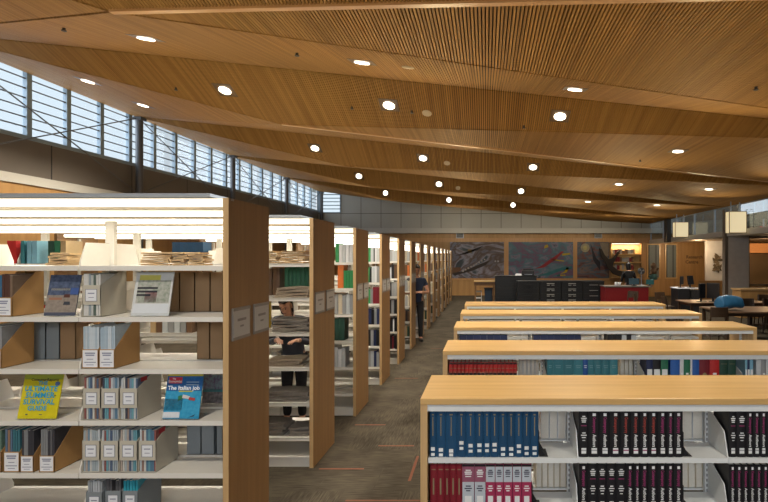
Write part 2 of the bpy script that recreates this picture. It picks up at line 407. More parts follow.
# ================================================================== TALL BOOKCASES
PX, D0, PITCH, DEPTH, HT, BAY = -1.619, 3.22, 1.579, .60, 2.345, .922
PT = .036
IN = PX-PT                                         # inner face of end panel
ST = [1.916, 1.592, 1.262, .935, .602, .275]       # shelf tops
SH = [z+.0015 for z in ST]                         # where things stand
BASE = .10
def unit_y(k): return D0+PITCH*k
REFL = plain('canopy_reflector', (.58,.52,.41), .5, .02)
def lip_shelf(x0, x1, yf, yb, z):
    s = MB(); s.box(x0, x1, min(yf,yb), max(yf,yb), z-.012, z)
    e = .012 if yb > yf else -.012
    s.box(x0, x1, min(yf,yf+e), max(yf,yf+e), z-.03, z+.001); return s
def make_tall(nb, label):
    t = thing('tall_bookcase', label, 'bookcase', (PX, 0, 0), 0, 'tall double-sided bookcases in a row')
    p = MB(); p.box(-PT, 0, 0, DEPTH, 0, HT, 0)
    o = p.obj('end_panel', [WOOD_SHADED, WOOD_EDGE], t)
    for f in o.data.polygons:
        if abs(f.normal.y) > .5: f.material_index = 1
    L = -PT-nb*BAY
    MB().box(L-PT, L, 0, DEPTH, 0, HT).obj('end_panel', WOOD_SHADED, t)
    for b in range(nb+1):
        x = -PT-b*BAY
        q = MB(); q.box(x-.03 if b else x-.02, x+.03 if b < nb and b else x+(.0 if b == 0 else .02), .285, .315, .02, 2.22)
        if b == 0 or b == nb: pass
        q.obj('post', POST, t)
        for z in ST:
            if b == 0: continue
            for side in (0, 1):
                y0, y1 = (.285, .03) if side == 0 else (.315, .57)
                MB().prism([(x-.004,y0,z-.02),(x-.004,y1,z-.02),(x-.004,y1,z+.03),(x-.004,y1+(.05 if side == 0 else -.05),z+.15),(x-.004,y0,z+.15)], (.008,0,0)).obj('shelf_bracket', STEEL, t)
    for b in range(nb):
        x1 = -PT-b*BAY-.003; x0 = x1-BAY+.006
        for z in ST:
            lip_shelf(x0, x1, .02, .275, z).obj('shelf', STEEL, t); lip_shelf(x0, x1, .58, .325, z).obj('shelf', STEEL, t)
        MB().box(x0, x1, .02, .58, BASE-.015, BASE).box(x0, x1, .03, .042, 0, BASE-.015).box(x0, x1, .558, .57, 0, BASE-.015).obj('base_shelf', STEEL, t)
    # lighted canopy
    c = MB(); c.box(L, -.11, -.012, .03, 2.348, 2.372); c.box(L, -.11, .57, .612, 2.348, 2.372); c.box(L, -.11, .03, .57, 2.352, 2.36)
    c.prism([(-.11,-.01,2.35),(-.11,-.01,2.37),(-.0,.03,2.345),(-.0,.03,2.33)], (0,.04,0))
    c.obj('canopy', GREYMETAL, t)
    r = MB(); r.prism([(L,.012,2.338),(L,.29,2.26),(L,.29,2.267),(L,.012,2.345)], (-PT-L,0,0)); r.prism([(L,.588,2.338),(L,.31,2.26),(L,.31,2.267),(L,.588,2.345)], (-PT-L,0,0))
    r.box(L,-PT,.29,.31,2.235,2.267)
    r.box(L,-PT,.574,.587,2.284,2.342); r.box(L,-PT,.013,.026,2.284,2.342)
    r.obj('canopy_reflector', REFL, t)
    for y0 in (.0, .588): MB().box(L, -PT, y0, y0+.012, 2.288, 2.34).obj('light_diffuser', DIFF, t)
    for y in (.075, .525):
        MB().tube((L+.03,y,2.252),(-PT-.02,y,2.252), .018, seg=10).obj('light_tube', TUBE, t)
    for y0 in (.037, .338):
        s = MB(); s.box(0,.008,y0,y0+.24,1.436,1.644,0)
        s.box(.008,.011,y0,y0+.24,1.436,1.456,0); s.box(.008,.011,y0,y0+.24,1.624,1.644,0)
        so = s.obj('sign_holder', plain('sign_frame',(.20,.185,.17),.4), t)
        MB().box(.0082,.0095,y0+.008,y0+.232,1.456,1.624).obj('sign_paper', plain('sign_paper',(.40,.385,.36),.6,.03), so)
        m = MB(); m.box(.0096,.0102,y0+.06,y0+.18,1.555,1.572); m.box(.0096,.0102,y0+.095,y0+.145,1.515,1.527); m.obj('sign_lettering', plain('faded_ink',(.20,.18,.17),.6), so)
    return t
NB = [3,4,4,3]+[2]*10
place = ['nearest','second','third','fourth','fifth','sixth','seventh','eighth','ninth','tenth','eleventh','twelfth','thirteenth','farthest']
protos, UN = {}, []
for k in range(14):
    lab = '%s tall maple and cream steel bookcase with lit canopy along the aisle' % place[k]
    if NB[k] not in protos: o = make_tall(NB[k], lab); protos[NB[k]] = o
    else: o = copy_tree(protos[NB[k]]); o['label'] = lab
    o.location = (PX, unit_y(k), 0); o.scale = (1, 1.12 if k else 1.0, 1); UN.append(o)
    # canopy lamps
    ln = NB[k]*BAY
    for s_, yy in ((0,.09),(1,.51)):
        if s_ == 1 and k > 3: continue
        l = bpy.data.lights.new('canopy_lamp', 'AREA'); l.shape = 'RECTANGLE'; l.size = ln-.1; l.size_y = .04; l.energy = 1.0*NB[k]; l.color = (1.0,.90,.72)
        lo = bpy.data.objects.new('canopy_lamp', l); COL.objects.link(lo); lo.location = (IN-ln/2, unit_y(k)+yy, 2.222)

# ================================================================== BOOKS AND PAPERS
COLR = dict(blue=(.010,.058,.135), navy=(.015,.025,.08), maroon=(.17,.012,.022), mauve=(.30,.10,.16), crimson=(.33,.03,.09), black=(.010,.010,.013),
            red=(.42,.02,.02), teal=(.035,.17,.21), green=(.02,.13,.07), dgreen=(.015,.055,.038), grey=(.27,.28,.29), lgrey=(.45,.48,.50), white=(.66,.68,.70),
            cream=(.55,.48,.36), orange=(.62,.16,.03), lblue=(.20,.42,.55), brown=(.13,.07,.035), bgreen=(.025,.22,.07), yellow=(.6,.42,.02), tan=(.42,.30,.16), royal=(.02,.09,.32))
def cmat(c):
    r = random.uniform(.88,1.12); c3 = COLR[c]
    i = random.randint(0,2); f = (.9,1.0,1.12)[i]
    return plain('cloth_%s_%d' % (c,i), tuple(x*f for x in c3), .45, .08, 30)
def book_cover(w, h, d, t=.003):
    """U-shaped case: rounded spine at y=0, boards running back"""
    m = MB(); r = min(.006, w*.18)
    arc = [(-w/2+w*i/6, r*((i-3)/3.0)**2) for i in range(7)]
    outer = arc+[(w/2,d),(w/2-t,d),(w/2-t,r+.004)]+[(-w/2+t,r+.004),(-w/2+t,d),(-w/2,d)]
    m.prism([(x,y,0) for x,y in outer], (0,0,h)); return m
def book(x, y, z, w, h, d, color, label, group, rz=0.0, deco=None, tilt=0.0, full=True, name='book', cat='book'):
    if not full:
        m = MB(); m.box(-w/2,w/2,.0,d,0,h,0); m.box(-w/2+.003,w/2-.003,.01,d-.001,h,h+.0005,1)
        o = m.obj(name, [cmat(color), PAGES], None, (x,y,z), rz); tag(o, label, cat, group)
        if tilt: o.rotation_euler = (0,tilt,rz)
        return o
    t = thing(name, label, cat, (x,y,z), rz, group)
    if tilt: t.rotation_euler = (0,tilt,rz)
    book_cover(w,h,d).obj('cover', cmat(color), t)
    MB().box(-w/2+.0031,w/2-.0031,.012,d-.004,.003,h-.004).obj('pages', PAGES, t)
    if deco: deco(t, w, h)
    return t
def bar(parent, name, w, z0, z1, mat, lift=.0012, x=0.0):
    return MB().box(x-w/2,x+w/2,-lift,-.0001,z0,z1).obj(name, mat, parent)
GOLD = ink((.24,.19,.11)); WHITE = ink((.72,.74,.75)); MAGENTA = ink((.28,.035,.13)); SCARLET = ink((.30,.045,.035))
def lines(parent, name, w, rows, mat, lift=.0014):
    m = MB()
    for z0, h, f in rows: m.box(-w*f/2, w*f/2, -lift, -.0001, z0, z0+h)
    return m.obj(name, mat, parent)

# ---------------- newspapers
NP = [0]
def newspaper_stack(x0, x1, y0, y1, z, h, n, mat, where, group, jitter=.02):
    th = h/n*1.0; w, d = x1-x0, y1-y0
    for i in range(n):
        m = MB(); k = 8; top, bot = [], []
        for j in range(k+1):
            f = j/k; s = .16*th*math.sin(f*6+i*1.7)
            top.append((-w/2+w*f, th*.80+s)); bot.append((-w/2+w*f, .001+s*.5*(i > 0)))
        pts = [(a, 0, b) for a, b in bot]+[(a, 0, b) for a, b in reversed(top)]
        m.prism(pts, (0,d,0))
        jx = random.uniform(-jitter,jitter)
        o = m.obj('newspaper', mat, None, (x0+w/2+jx, y0+random.uniform(0,jitter), z+th*i), random.uniform(-.03,.03))
        for l in range(3):
            MB().box(-w/2+.01,w/2-.01,-.001,.001,th*(.2+.22*l),th*(.26+.22*l)).obj('page_edge', plain('page_edge_shadow',(.16,.12,.08),.9), o)
        pos = 'topmost' if i == n-1 else ('bottom' if i == 0 else ORD[n-i]+' from top')
        tag(o, 'folded newspaper, %s of %s' % (pos, where), 'newspaper', group)

# ---------------- magazine files
def file_box(kind, u0, u1, yf, z, label, group, mats=None, fh=None, front=True, w=None, xc=None):
    """front-facing open magazine file; u0,u1 are its front edges"""
    x0, x1 = X(u0,yf), X(u1,yf); w = x1-x0; xc = (x0+x1)/2
    t = thing('magazine_file', label, 'magazine file', (xc, yf, z), 0, group)
    D, H = .235, .285; th = .003
    fh = fh or (.20 if kind == 'beige' else .122)
    mat = mats or (BEIGE if kind == 'beige' else KRAFT)
    s = MB(); s.box(-w/2,w/2,0,D,0,th); s.box(-w/2,w/2,D-th,D,0,H)
    for sx in (-w/2, w/2-th): s.prism([(sx,0,0),(sx,D,0),(sx,D,H),(sx,D-.06,H),(sx,0,fh)], (th,0,0))
    if kind == 'beige': s.box(-w/2,w/2,0,th,.076,fh); s.box(-w/2,w/2,0,th,0,.006)
    else: s.box(-w/2,w/2,0,th,0,fh)
    s.obj('box_body', mat, t)
    lz0, lz1, lw = (.100,.172,w*.58) if kind == 'beige' else (fh*.07,fh*.96,w*.86)
    lb = bar(t, 'label', lw, lz0, lz1, PAPER, .001)
    hh = lz1-lz0
    if kind == 'beige':
        fr = MB(); e = .003
        for a in ((-lw/2-e,-lw/2,lz0,lz1),(lw/2,lw/2+e,lz0,lz1),(-lw/2-e,lw/2+e,lz0-e,lz0),(-lw/2-e,lw/2+e,lz1,lz1+e)): fr.box(a[0],a[1],-.0015,0,a[2],a[3])
        fr.obj('label_holder', plain('label_border',(.16,.18,.24),.5), t)
        lines(lb, 'label_lettering', lw, [(lz0+hh*.62,hh*.10,.62),(lz0+hh*.28,hh*.06,.5)], plain('pale_ink',(.25,.27,.36),.6))
    else:
        lines(lb, 'label_lettering', lw, [(lz0+hh*.78,hh*.08,.7),(lz0+hh*.66,hh*.08,.6),(lz0+hh*.45,hh*.04,.45),(lz0+hh*.26,hh*.05,.8),(lz0+hh*.12,hh*.04,.5)], plain('pale_ink',(.25,.27,.36),.6))
    return t, xc, w
MAGC = [(.16,.26,.36),(.30,.36,.42),(.50,.54,.57),(.08,.12,.20),(.40,.34,.30),(.24,.15,.12),(.10,.20,.30),(.55,.55,.52),(.34,.40,.44),(.05,.06,.09),(.14,.33,.40),(.28,.10,.09)]
def magazines_in(xc, w, yf, z, n, where, h=.265, cols=None, lean=0.0, d=.205, group=None, y_in=.008):
    iw = w-.008; a = iw/n
    for i in range(n):
        c = random.choice(cols or MAGC); hh = h*random.uniform(.97,1.02)
        m = MB(); tk = a*random.uniform(.72,.95)
        m.box(-tk/2,tk/2,0,d,0,hh,0); m.box(-tk/2+.001,tk/2-.001,.002,d,hh,hh+.0006,1)
        o = m.obj('magazine', [plain('magazine_%d_%d_%d' % tuple(int(q*100) for q in c), c, .4, .2, 30), PAGES], None, (xc-iw/2+a*(i+.5), yf+y_in, z+.0035))
        tag(o, '%s magazine from left inside %s' % (ORD[i+1], where), 'magazine', group or 'magazines in files')
def back_box(u0, u1, yb, z, mat, h, label, group, k=0):
    """a file seen from behind, standing on the rear shelf"""
    x0, x1 = X(u0,yb), X(u1,yb); w = x1-x0
    t = thing('magazine_file', label, 'magazine file', ((x0+x1)/2, yb, z), 0, group)
    s = MB(); th = .003; D = .235
    s.box(-w/2,w/2,0,th,0,h); s.box(-w/2,w/2,0,D,0,th); s.box(-w/2,w/2,D-th,D,0,.12)
    for sx in (-w/2, w/2-th): s.prism([(sx,0,0),(sx,D,0),(sx,D,.12),(sx,.06,h),(sx,0,h)], (th,0,0))
    s.obj('box_body', mat, t); return t

Y1 = D0+.035                                  # items' front plane in the nearest bookcase
YBK = D0+.335                                 # rear half of the nearest bookcase
TOPS = 'top shelf of nearest tall bookcase'
# row A
for (a,b,n,wh) in ((153.6,181,6,'left stack'),(182,196,6,'middle stack'),(196.6,211,6,'right stack')):
    newspaper_stack(X(a,3.48), X(b,3.48), 3.36, 3.48, SH[0], .088, n, NEWSW, wh+' on '+TOPS, 'newspapers on the top shelf')
newspaper_stack(X(61,3.48), X(79.5,3.48), 3.36, 3.48, SH[0], .085, 5, NEWSW, 'small stack by bracket, '+TOPS, 'newspapers on the top shelf')
# row B
t, xc, w = file_box('kraft', -8, 12, Y1, SH[1], 'open kraft cardboard file of dark magazines at left end of second shelf', 'kraft magazine files')
magazines_in(xc, w, Y1, SH[1], 7, 'kraft file at left of second shelf', cols=[(.03,.03,.03),(.10,.05,.04),(.05,.16,.30),(.2,.14,.1)])
t, xc, w = file_box('beige', 82, 100.5, Y1, SH[1], 'beige magazine file alone on second shelf of nearest tall bookcase', 'beige magazine files')
magazines_in(xc, w, Y1, SH[1], 7, 'lone beige file on second shelf', cols=[(.10,.14,.12),(.5,.52,.5),(.6,.6,.58),(.3,.35,.38)])
for i, (a,b) in enumerate(((165,179.3),(179.7,194.3),(194.8,209.8),(210.3,222.6))):
    back_box(a, b, YBK, SH[1], KRAFT2, .275, 'brown cardboard file seen from behind, %s from end panel, second shelf' % ORD[4-i], 'brown files seen from behind')
# row C
t, xc, w = file_box('kraft', -17, 1.5, Y1, SH[2], 'tall kraft file of grey magazines at left end of third shelf', 'kraft magazine files')
magazines_in(xc, w, Y1, SH[2], 6, 'kraft file at left of third shelf', cols=[(.25,.26,.27),(.18,.18,.19)])
for i, (a,b,m,cn) in enumerate(((31,45.5,GREYBOARD,'grey'),(46,59.5,GREYBOARD,'grey'),(60,75.5,KRAFT2,'brown'))):
    back_box(a, b, YBK, SH[2], m, .275, '%s cardboard file seen from behind, %s of three on third shelf' % (cn, ['leftmost','middle','rightmost'][i]), 'board files seen from behind')
for i, (a,b) in enumerate(((81.6,98.6),(98.9,114.8))):
    lab = ['left','right'][i]
    t, xc, w = file_box('kraft', a, b, Y1, SH[2], '%s kraft file stuffed with pale blue folders on third shelf' % lab, 'kraft magazine files')
    magazines_in(xc, w, Y1, SH[2], 8, lab+' kraft file of pale folders', h=.262, cols=[(.42,.52,.60),(.55,.62,.68),(.36,.46,.55)], group='pale folders in kraft files')
for i, (a,b) in enumerate(((197,209.5),(210,222.6))):
    back_box(a, b, YBK, SH[2], KRAFT2, .275, 'brown cardboard file seen from behind, %s of two on third shelf' % ['left','right'][i], 'brown files seen from behind')
# row D
for i, (a,b) in enumerate(((82.6,100.3),(100.9,118.8),(119.6,137.6))):
    lab = ['leftmost','middle','rightmost'][i]
    t, xc, w = file_box('beige', a, b, Y1, SH[3], '%s of three beige magazine files on fourth shelf' % lab, 'beige magazine files')
    if i == 2: MB().box(w/2, w/2+.001, .03, .09, .235, .262).obj('red_sticker', ink((.42,.02,.03)), t); 
    magazines_in(xc, w, Y1, SH[3], 8, lab+' beige file on fourth shelf')
# row E
for i, (a,b) in enumerate(((82,99.6),(100.4,118.3),(119,137),(138.4,156))):
    lab = ['leftmost','second','third','rightmost'][i]
    t, xc, w = file_box('beige', a, b, Y1, SH[4], '%s of four beige magazine files on fifth shelf' % lab, 'beige magazine files')
    if i == 3: MB().box(w/2, w/2+.001, .03, .09, .235, .262).obj('red_sticker', ink((.42,.02,.03)), t); MB().box(w/2, w/2+.001, .10, .17, .245, .268).obj('green_sticker', ink((.18,.30,.24)), t)
    magazines_in(xc, w, Y1, SH[4], 8, lab+' beige file on fifth shelf')
for i, (a,b) in enumerate(((-14,1),(3.3,19.6),(20.2,33.5),(39,54.3))):
    lab = ['cut off','left','middle','right'][i]
    t, xc, w = file_box('kraft', a, b, Y1, SH[4], '%s kraft file of black-topped magazines on fifth shelf' % lab, 'kraft magazine files', fh=.13 if i < 2 else .105)
    magazines_in(xc, w, Y1, SH[4], 6, lab+' kraft file on fifth shelf', cols=[(.05,.16,.20),(.12,.20,.16),(.30,.18,.12),(.10,.16,.24)] if i < 2 else [(.05,.05,.06),(.22,.23,.24),(.12,.12,.13)])
for i, (a,b) in enumerate(((187,200.8),(201.2,214.3),(216.5,222.6))):
    back_box(a, b, YBK, SH[4], GREYBOARD, .235, 'pale grey board file seen from behind, %s of three on fifth shelf' % ['leftmost','middle','rightmost'][i], 'grey files seen from behind')
# row F (just in frame)
t, xc, w = file_box('beige', 86, 102.2, Y1, SH[5], 'grey file of pale magazines on the lowest visible shelf', 'files on the lowest shelf', mats=GREYBOARD)
magazines_in(xc, w, Y1, SH[5], 6, 'grey file on lowest shelf', cols=[(.45,.48,.52),(.3,.33,.36)])
t, xc, w = file_box('beige', 104.8, 121, Y1+.02, SH[5], 'grey file of black magazines on the lowest visible shelf', 'files on the lowest shelf', mats=GREYBOARD)
magazines_in(xc, w, Y1+.02, SH[5], 5, 'file of black magazines on lowest shelf', cols=[(.02,.02,.025),(.1,.1,.11)])
t, xc, w = file_box('beige', 122, 138, Y1+.02, SH[5], 'grey file of teal magazines on the lowest visible shelf', 'files on the lowest shelf', mats=GREYBOARD)
magazines_in(xc, w, Y1+.02, SH[5], 5, 'file of teal magazines on lowest shelf', cols=[(.03,.30,.40),(.05,.36,.48)])

# ---------------- magazines on clear stands
def stand_magazine(u0, u1, vt, vb, z, label, parts, slabel, lean=.22, yf=None, rz=0.0, mcol=(.5,.5,.5)):
    yf = yf or Y1+.01
    w = X(u1,yf)-X(u0,yf); h = (vb-vt)*yf/F/math.cos(lean)*.975; xc = (X(u0,yf)+X(u1,yf))/2
    s = thing('display_stand', slabel, 'display stand', (xc, yf, z), rz, 'clear display stands')
    b = MB(); c, sn = math.cos(lean), math.sin(lean)
    b.prism([(-w/2-.004,.013,.003),(-w/2-.004,.016,.003),(-w/2-.004,.016+h*sn,.003+h*.9*c),(-w/2-.004,.013+h*sn,.003+h*.9*c)], (w+.008,0,0)).obj('back_plate', ACRYL, s)
    MB().box(-w/2-.004,w/2+.004,-.012,.14,0,.003).obj('base_plate', ACRYL, s)
    MB().box(-w/2-.004,w/2+.004,-.012,-.009,.003,.022).obj('front_lip', ACRYL, s)
    t = thing('magazine', label, 'magazine', (xc, yf, z+.005), rz, 'magazines on display stands')
    t.rotation_euler = (-lean, 0, rz)
    MB().box(-w/2,w/2,0,.006,0,h).obj('cover', plain('cover_%d_%d_%d' % tuple(int(q*100) for q in mcol), mcol, .3, .15, 25), t)
    for p in parts:
        k = p[0]
        if k == 'r': _, name, a0, a1, b0, b1, col = p; MB().box(-w/2+w*a0,-w/2+w*a1,-.0008-.0002*parts.index(p),0,h*b0,h*b1).obj(name, ink(col), t)
        elif k == 't':
            _, s_, a, b_, size, col = p
            link_mesh('lettering', text_mesh(s_, h*size, ink(col), True), t, (-w/2+w*a, -.0055, h*b_), (R90,0,0))
        elif k == 'p':
            _, name, pts, col = p
            MB().prism([(-w/2+w*a,-.0035-.0001*parts.index(p),h*b_) for a,b_ in pts], (0,.001,0)).obj(name, ink(col), t)
        elif k == 'n':
            _, name, a0, a1, b0, b1, c0, c1 = p
            MB().box(-w/2+w*a0,-w/2+w*a1,-.0012,0,h*b0,h*b1).obj(name, photo(c0,c1), t)
    return t
def photo(c0, c1, sc=45):
    m, nt, b = new_mat('printed_photo'); N = nt.nodes.new; L = nt.links.new
    tc = N('ShaderNodeTexCoord'); n = N('ShaderNodeTexNoise'); n.inputs['Scale'].default_value = sc; n.inputs['Detail'].default_value = 6; L(tc.outputs['Object'], n.inputs['Vector'])
    cr = N('ShaderNodeValToRGB'); cr.color_ramp.elements[0].position = .35; cr.color_ramp.elements[1].position = .65
    cr.color_ramp.elements[0].color = (*c0,1); cr.color_ramp.elements[1].color = (*c1,1)
    L(n.outputs['Fac'], cr.inputs[0]); L(cr.outputs[0], b.inputs['Base Color']); b.inputs['Roughness'].default_value = .35; return m
stand_magazine(43.5, 74.5, 272.5, 314, SH[1], 'dark blue and tan magazine on stand beside the kraft file, second shelf',
    [('n','cover_photo',0,1,.5,1,(.03,.05,.10),(.10,.13,.22)), ('n','cover_photo',0,1,.08,.5,(.22,.18,.15),(.30,.26,.22)), ('r','stripe',.1,.72,.62,.67,(.55,.55,.5)),
     ('p','cup_picture',[(.55,.44),(.76,.44),(.74,.52),(.57,.52)],(.09,.03,.02)), ('p','cup_picture',[(.58,.26),(.8,.26),(.78,.34),(.6,.34)],(.04,.045,.06)), ('r','title_band',.08,.5,.38,.44,(.33,.16,.10)), ('r','blue_corner',.74,1,.52,.68,(.05,.10,.30))],
    'clear stand holding the dark blue magazine on second shelf', mcol=(.08,.09,.13))
stand_magazine(130.5, 168.5, 271, 316, SH[1], 'white magazine with yellow masthead on stand, second shelf beside brown files',
    [('n','cover_photo',.08,.95,.28,.80,(.26,.30,.24),(.46,.46,.42)), ('r','masthead',.10,.66,.79,.92,(.55,.52,.12)), ('n','cover_photo',.3,.62,.3,.52,(.30,.14,.14),(.40,.26,.26)),
     ('r','headline',.08,.62,.60,.645,(.03,.03,.04)), ('r','headline',.08,.62,.52,.565,(.03,.03,.04)), ('r','headline',.08,.45,.44,.485,(.03,.03,.04)), ('r','pale_foot',.04,.96,.06,.26,(.62,.66,.70))],
    'clear stand holding the white magazine on second shelf', mcol=(.60,.62,.62))
YEL, CY = (.60,.52,.02), (.03,.33,.55)
stand_magazine(17, 56, 376, 419.5, SH[3], 'yellow magazine with blue hand lettering on stand, fourth shelf',
    [('r','top_band',0,1,.88,1,(.30,.34,.04)), ('t','ConsumerReports',.56,.875,.085,(.06,.07,.03)), ('t','THE',.52,.795,.12,CY), ('t','ULTIMATE',.5,.665,.165,CY), ('t','SUMMER',.5,.52,.175,CY), ('t','SURVIVAL',.5,.37,.165,CY), ('t','GUIDE',.48,.23,.15,CY),
     ('p','price_burst',[(.83,.76),(.88,.73),(.95,.75),(.96,.81),(.9,.84),(.84,.82)],(.10,.16,.34)), ('r','speck',.12,.16,.62,.65,(.3,.1,.03)), ('r','speck',.86,.9,.5,.53,(.10,.16,.1)), ('r','speck',.2,.25,.08,.11,(.1,.12,.1)), ('r','speck',.55,.62,.08,.1,(.1,.12,.1))],
    'clear stand holding the yellow magazine on fourth shelf', mcol=YEL)
stand_magazine(162.5, 198.5, 376.5, 420, SH[3], 'bright blue magazine with red masthead box on stand, fourth shelf',
    [('r','yellow_strip',0,1,.955,1,(.55,.48,.05)), ('n','sky',0,1,.62,.955,(.01,.09,.28),(.015,.13,.36)), ('n','sky',0,1,0,.62,(.02,.26,.48),(.05,.34,.55)), ('r','masthead_box',.05,.42,.79,.93,(.50,.03,.05)),
     ('t','The',.2,.895,.05,(.75,.7,.7)), ('t','Economist',.235,.835,.075,(.75,.7,.7)), ('t','The Italian job',.5,.685,.128,(.80,.84,.88)), ('r','subtitle',.36,.74,.60,.625,(.5,.48,.06)),
     ('n','cover_photo',.02,.5,.18,.44,(.10,.09,.09),(.26,.22,.21)), ('p','plane_picture',[(.38,.40),(.5,.45),(.46,.53),(.36,.5)],(.03,.16,.06)), ('p','plane_picture',[(.48,.46),(.68,.44),(.7,.5),(.5,.54)],(.55,.55,.55)), ('p','plane_picture',[(.66,.42),(.84,.40),(.85,.46),(.68,.48)],(.40,.05,.05)),
     ('r','address_label',.0,.46,.02,.15,(.58,.63,.68)), ('p','small_bird',[(.72,.03),(.9,.1),(.86,.05)],(.02,.03,.05)), ('r','small_print',.55,.9,.75,.77,(.3,.42,.55)), ('r','small_print',.55,.9,.81,.83,(.3,.42,.55))],
    'clear stand holding the bright blue magazine on fourth shelf', mcol=(.03,.28,.5))
stand_magazine(202, 222.5, 374, 402, SH[3], 'teal and purple magazine on stand on rear side, beside end panel, fourth shelf',
    [('n','cover_photo',0,1,.45,1,(.16,.10,.20),(.22,.34,.36)), ('n','cover_photo',0,1,0,.4,(.10,.10,.10),(.30,.26,.27)), ('r','teal_band',0,1,.4,.5,(.06,.26,.28))],
    'clear stand holding the teal and purple magazine at the rear', yf=3.62, lean=.12, mcol=(.2,.2,.25))

# ---------------- second bookcase, seen past the first panel and through its gaps
Y2 = unit_y(1)+.04; Y2B = unit_y(1)+.375
U2 = 'second tall bookcase'
newspaper_stack(X(284,Y2+.15), X(307,Y2+.15), Y2+.05, Y2+.25, SH[0], .125, 6, NEWSW, 'right stack on top shelf of '+U2, 'newspapers in the second bookcase')
newspaper_stack(X(256,Y2+.15), X(279,Y2+.15), Y2+.05, Y2+.25, SH[0], .12, 6, NEWSW, 'left stack on top shelf of '+U2, 'newspapers in the second bookcase')
newspaper_stack(X(275,Y2), X(307.5,Y2), Y2, Y2+.24, SH[1], .10, 4, NEWS, 'stack on second shelf of '+U2, 'newspapers in the second bookcase')
newspaper_stack(X(271,Y2), X(307.5,Y2), Y2, Y2+.24, SH[2], .13, 5, NEWS2, 'stack on third shelf of '+U2, 'newspapers in the second bookcase')
newspaper_stack(X(266,Y2), X(300,Y2), Y2+.02, Y2+.24, SH[3], .075, 3, NEWS, 'stack on fourth shelf of '+U2, 'newspapers in the second bookcase')
newspaper_stack(X(262,Y2), X(307,Y2), Y2+.02, Y2+.24, SH[4], .10, 4, NEWS2, 'stack on fifth shelf of '+U2, 'newspapers in the second bookcase')
newspaper_stack(X(250,Y2), X(283,Y2), Y2+.02, Y2+.24, SH[5], .12, 4, NEWS2, 'left stack on lowest shelf of '+U2, 'newspapers in the second bookcase')
newspaper_stack(X(287,Y2), X(307,Y2), Y2+.02, Y2+.24, SH[5], .08, 3, NEWS2, 'right stack on lowest shelf of '+U2, 'newspapers in the second bookcase')
for i in range(6):
    x1 = X(308.5,Y2B)-.041*i
    book(x1-.02, Y2B, SH[1], .039, .285, .22, 'green', '%s green bound volume from end panel, second shelf of second tall bookcase' % ORD[i+1], 'green volumes in the second bookcase')
for i in range(2):
    book(X(278-8*i,Y2B)-.02, Y2B, SH[1], .07, .27, .22, 'brown', '%s brown volume left of the green volumes, second shelf, second bookcase' % ['first','second'][i], 'brown volumes in the second bookcase')
STF = MB(); STM = {}
def far_row(k, level, specs, x_end, yo, h0, hv, grp, full=False, tilt=0.0, d=.2, rear=False):
    """books from the end panel leftward: list of (colour, width, height factor)"""
    x = x_end; y = unit_y(k)+yo
    cnt = {}
    for i, (c, w, hf) in enumerate(specs):
        cn = {'bgreen':'bright green','dgreen':'dark green','lgrey':'pale grey','lblue':'pale blue','royal':'royal blue'}.get(c, c)
        if c: book(x-w/2, y, SH[level], w-.002, h0*hf, d, c, '%s %s book in from end panel on %s shelf of %s tall bookcase' % (ORD[i+1], cn, ORD[level+1], place[k]), grp, full=full, tilt=tilt)
        x -= w
IE = IN-.012
GR = 'books in the %s tall bookcase'
book(X(268.6,Y2B), Y2B, SH[2], .028, .27, .035, 'yellow', 'yellow folder at left edge beside the reading woman, second bookcase', None)
# third bookcase
g3 = GR % 'third'
far_row(2,0,[('white',.045,1),('white',.045,.98),('lgrey',.045,1),('white',.04,1),('bgreen',.045,1.06)],IE,.035,.225,0,g3,True)
far_row(2,1,[('bgreen',.042,.85),('bgreen',.042,.85),('bgreen',.042,.85),('orange',.075,1.12)],IE,.06,.26,0,g3,True)
far_row(2,2,[('grey',.05,1),('lgrey',.05,1),('grey',.05,.96),('cream',.05,1),('grey',.05,1)],IE,.085,.25,0,g3,True)
far_row(2,3,[(None,.11,1),('dgreen',.075,1.05),('dgreen',.075,1.0),('green',.06,1.0)],IE,.05,.28,0,g3,True)
far_row(2,4,[(None,.10,1),('lgrey',.05,.95),('white',.045,.9),('lgrey',.05,1),('grey',.05,1)],IE,.05,.25,0,g3,True)
# fourth bookcase
g4 = GR % 'fourth'
rows4 = [[('lgrey',.04,.95),('white',.03,1),('black',.02,1),('lgrey',.045,1),('bgreen',.05,1.0),('bgreen',.05,1)],
         [('grey',.04,1),('white',.035,1.02),('lgrey',.045,1),('black',.03,.9),('bgreen',.045,.95),('green',.045,1)],
         [('maroon',.05,1.03),('maroon',.05,1.03),('grey',.04,.9),('bgreen',.05,.9),('green',.045,1)],
         [('navy',.04,1),('grey',.04,1),('black',.045,.95),('navy',.05,1),('lgrey',.04,1),('green',.03,1)],
         [('black',.05,1),('navy',.04,1),('grey',.045,1),('black',.045,1),('green',.045,.9)],
         [('grey',.045,.9),('navy',.04,1),('lgrey',.05,1),('grey',.045,1),('bgreen',.045,.95)]]
for l, r in enumerate(rows4): far_row(3,l,r,IE,.04,.25 if l else .22,0,g4)
g5 = GR % 'fifth'
rows5 = [[('lgrey',.045,.9),('lgrey',.045,.9),('grey',.045,1),('black',.05,1)], [('brown',.05,1),('black',.05,1),('lgrey',.03,.8),('black',.05,1)], [('grey',.05,1),('grey',.05,1),('black',.05,1),('grey',.05,1)],
         [('black',.055,1),('grey',.05,1),('black',.055,1),('black',.05,1)], [('black',.05,1),('white',.025,.9),('black',.06,1),('black',.06,1)], [('black',.06,1),('maroon',.03,.9),('black',.06,1),('black',.05,1)]]
for l, r in enumerate(rows5): far_row(4,l,r,IE,.04,.26 if l else .22,0,g5)
def stuff_book(x, y, z, w, h, d, c):
    m = cmat(c); STM.setdefault(m, len(STM)); STF.box(x-w/2, x+w/2, y, y+d, z, z+h, STM[m])
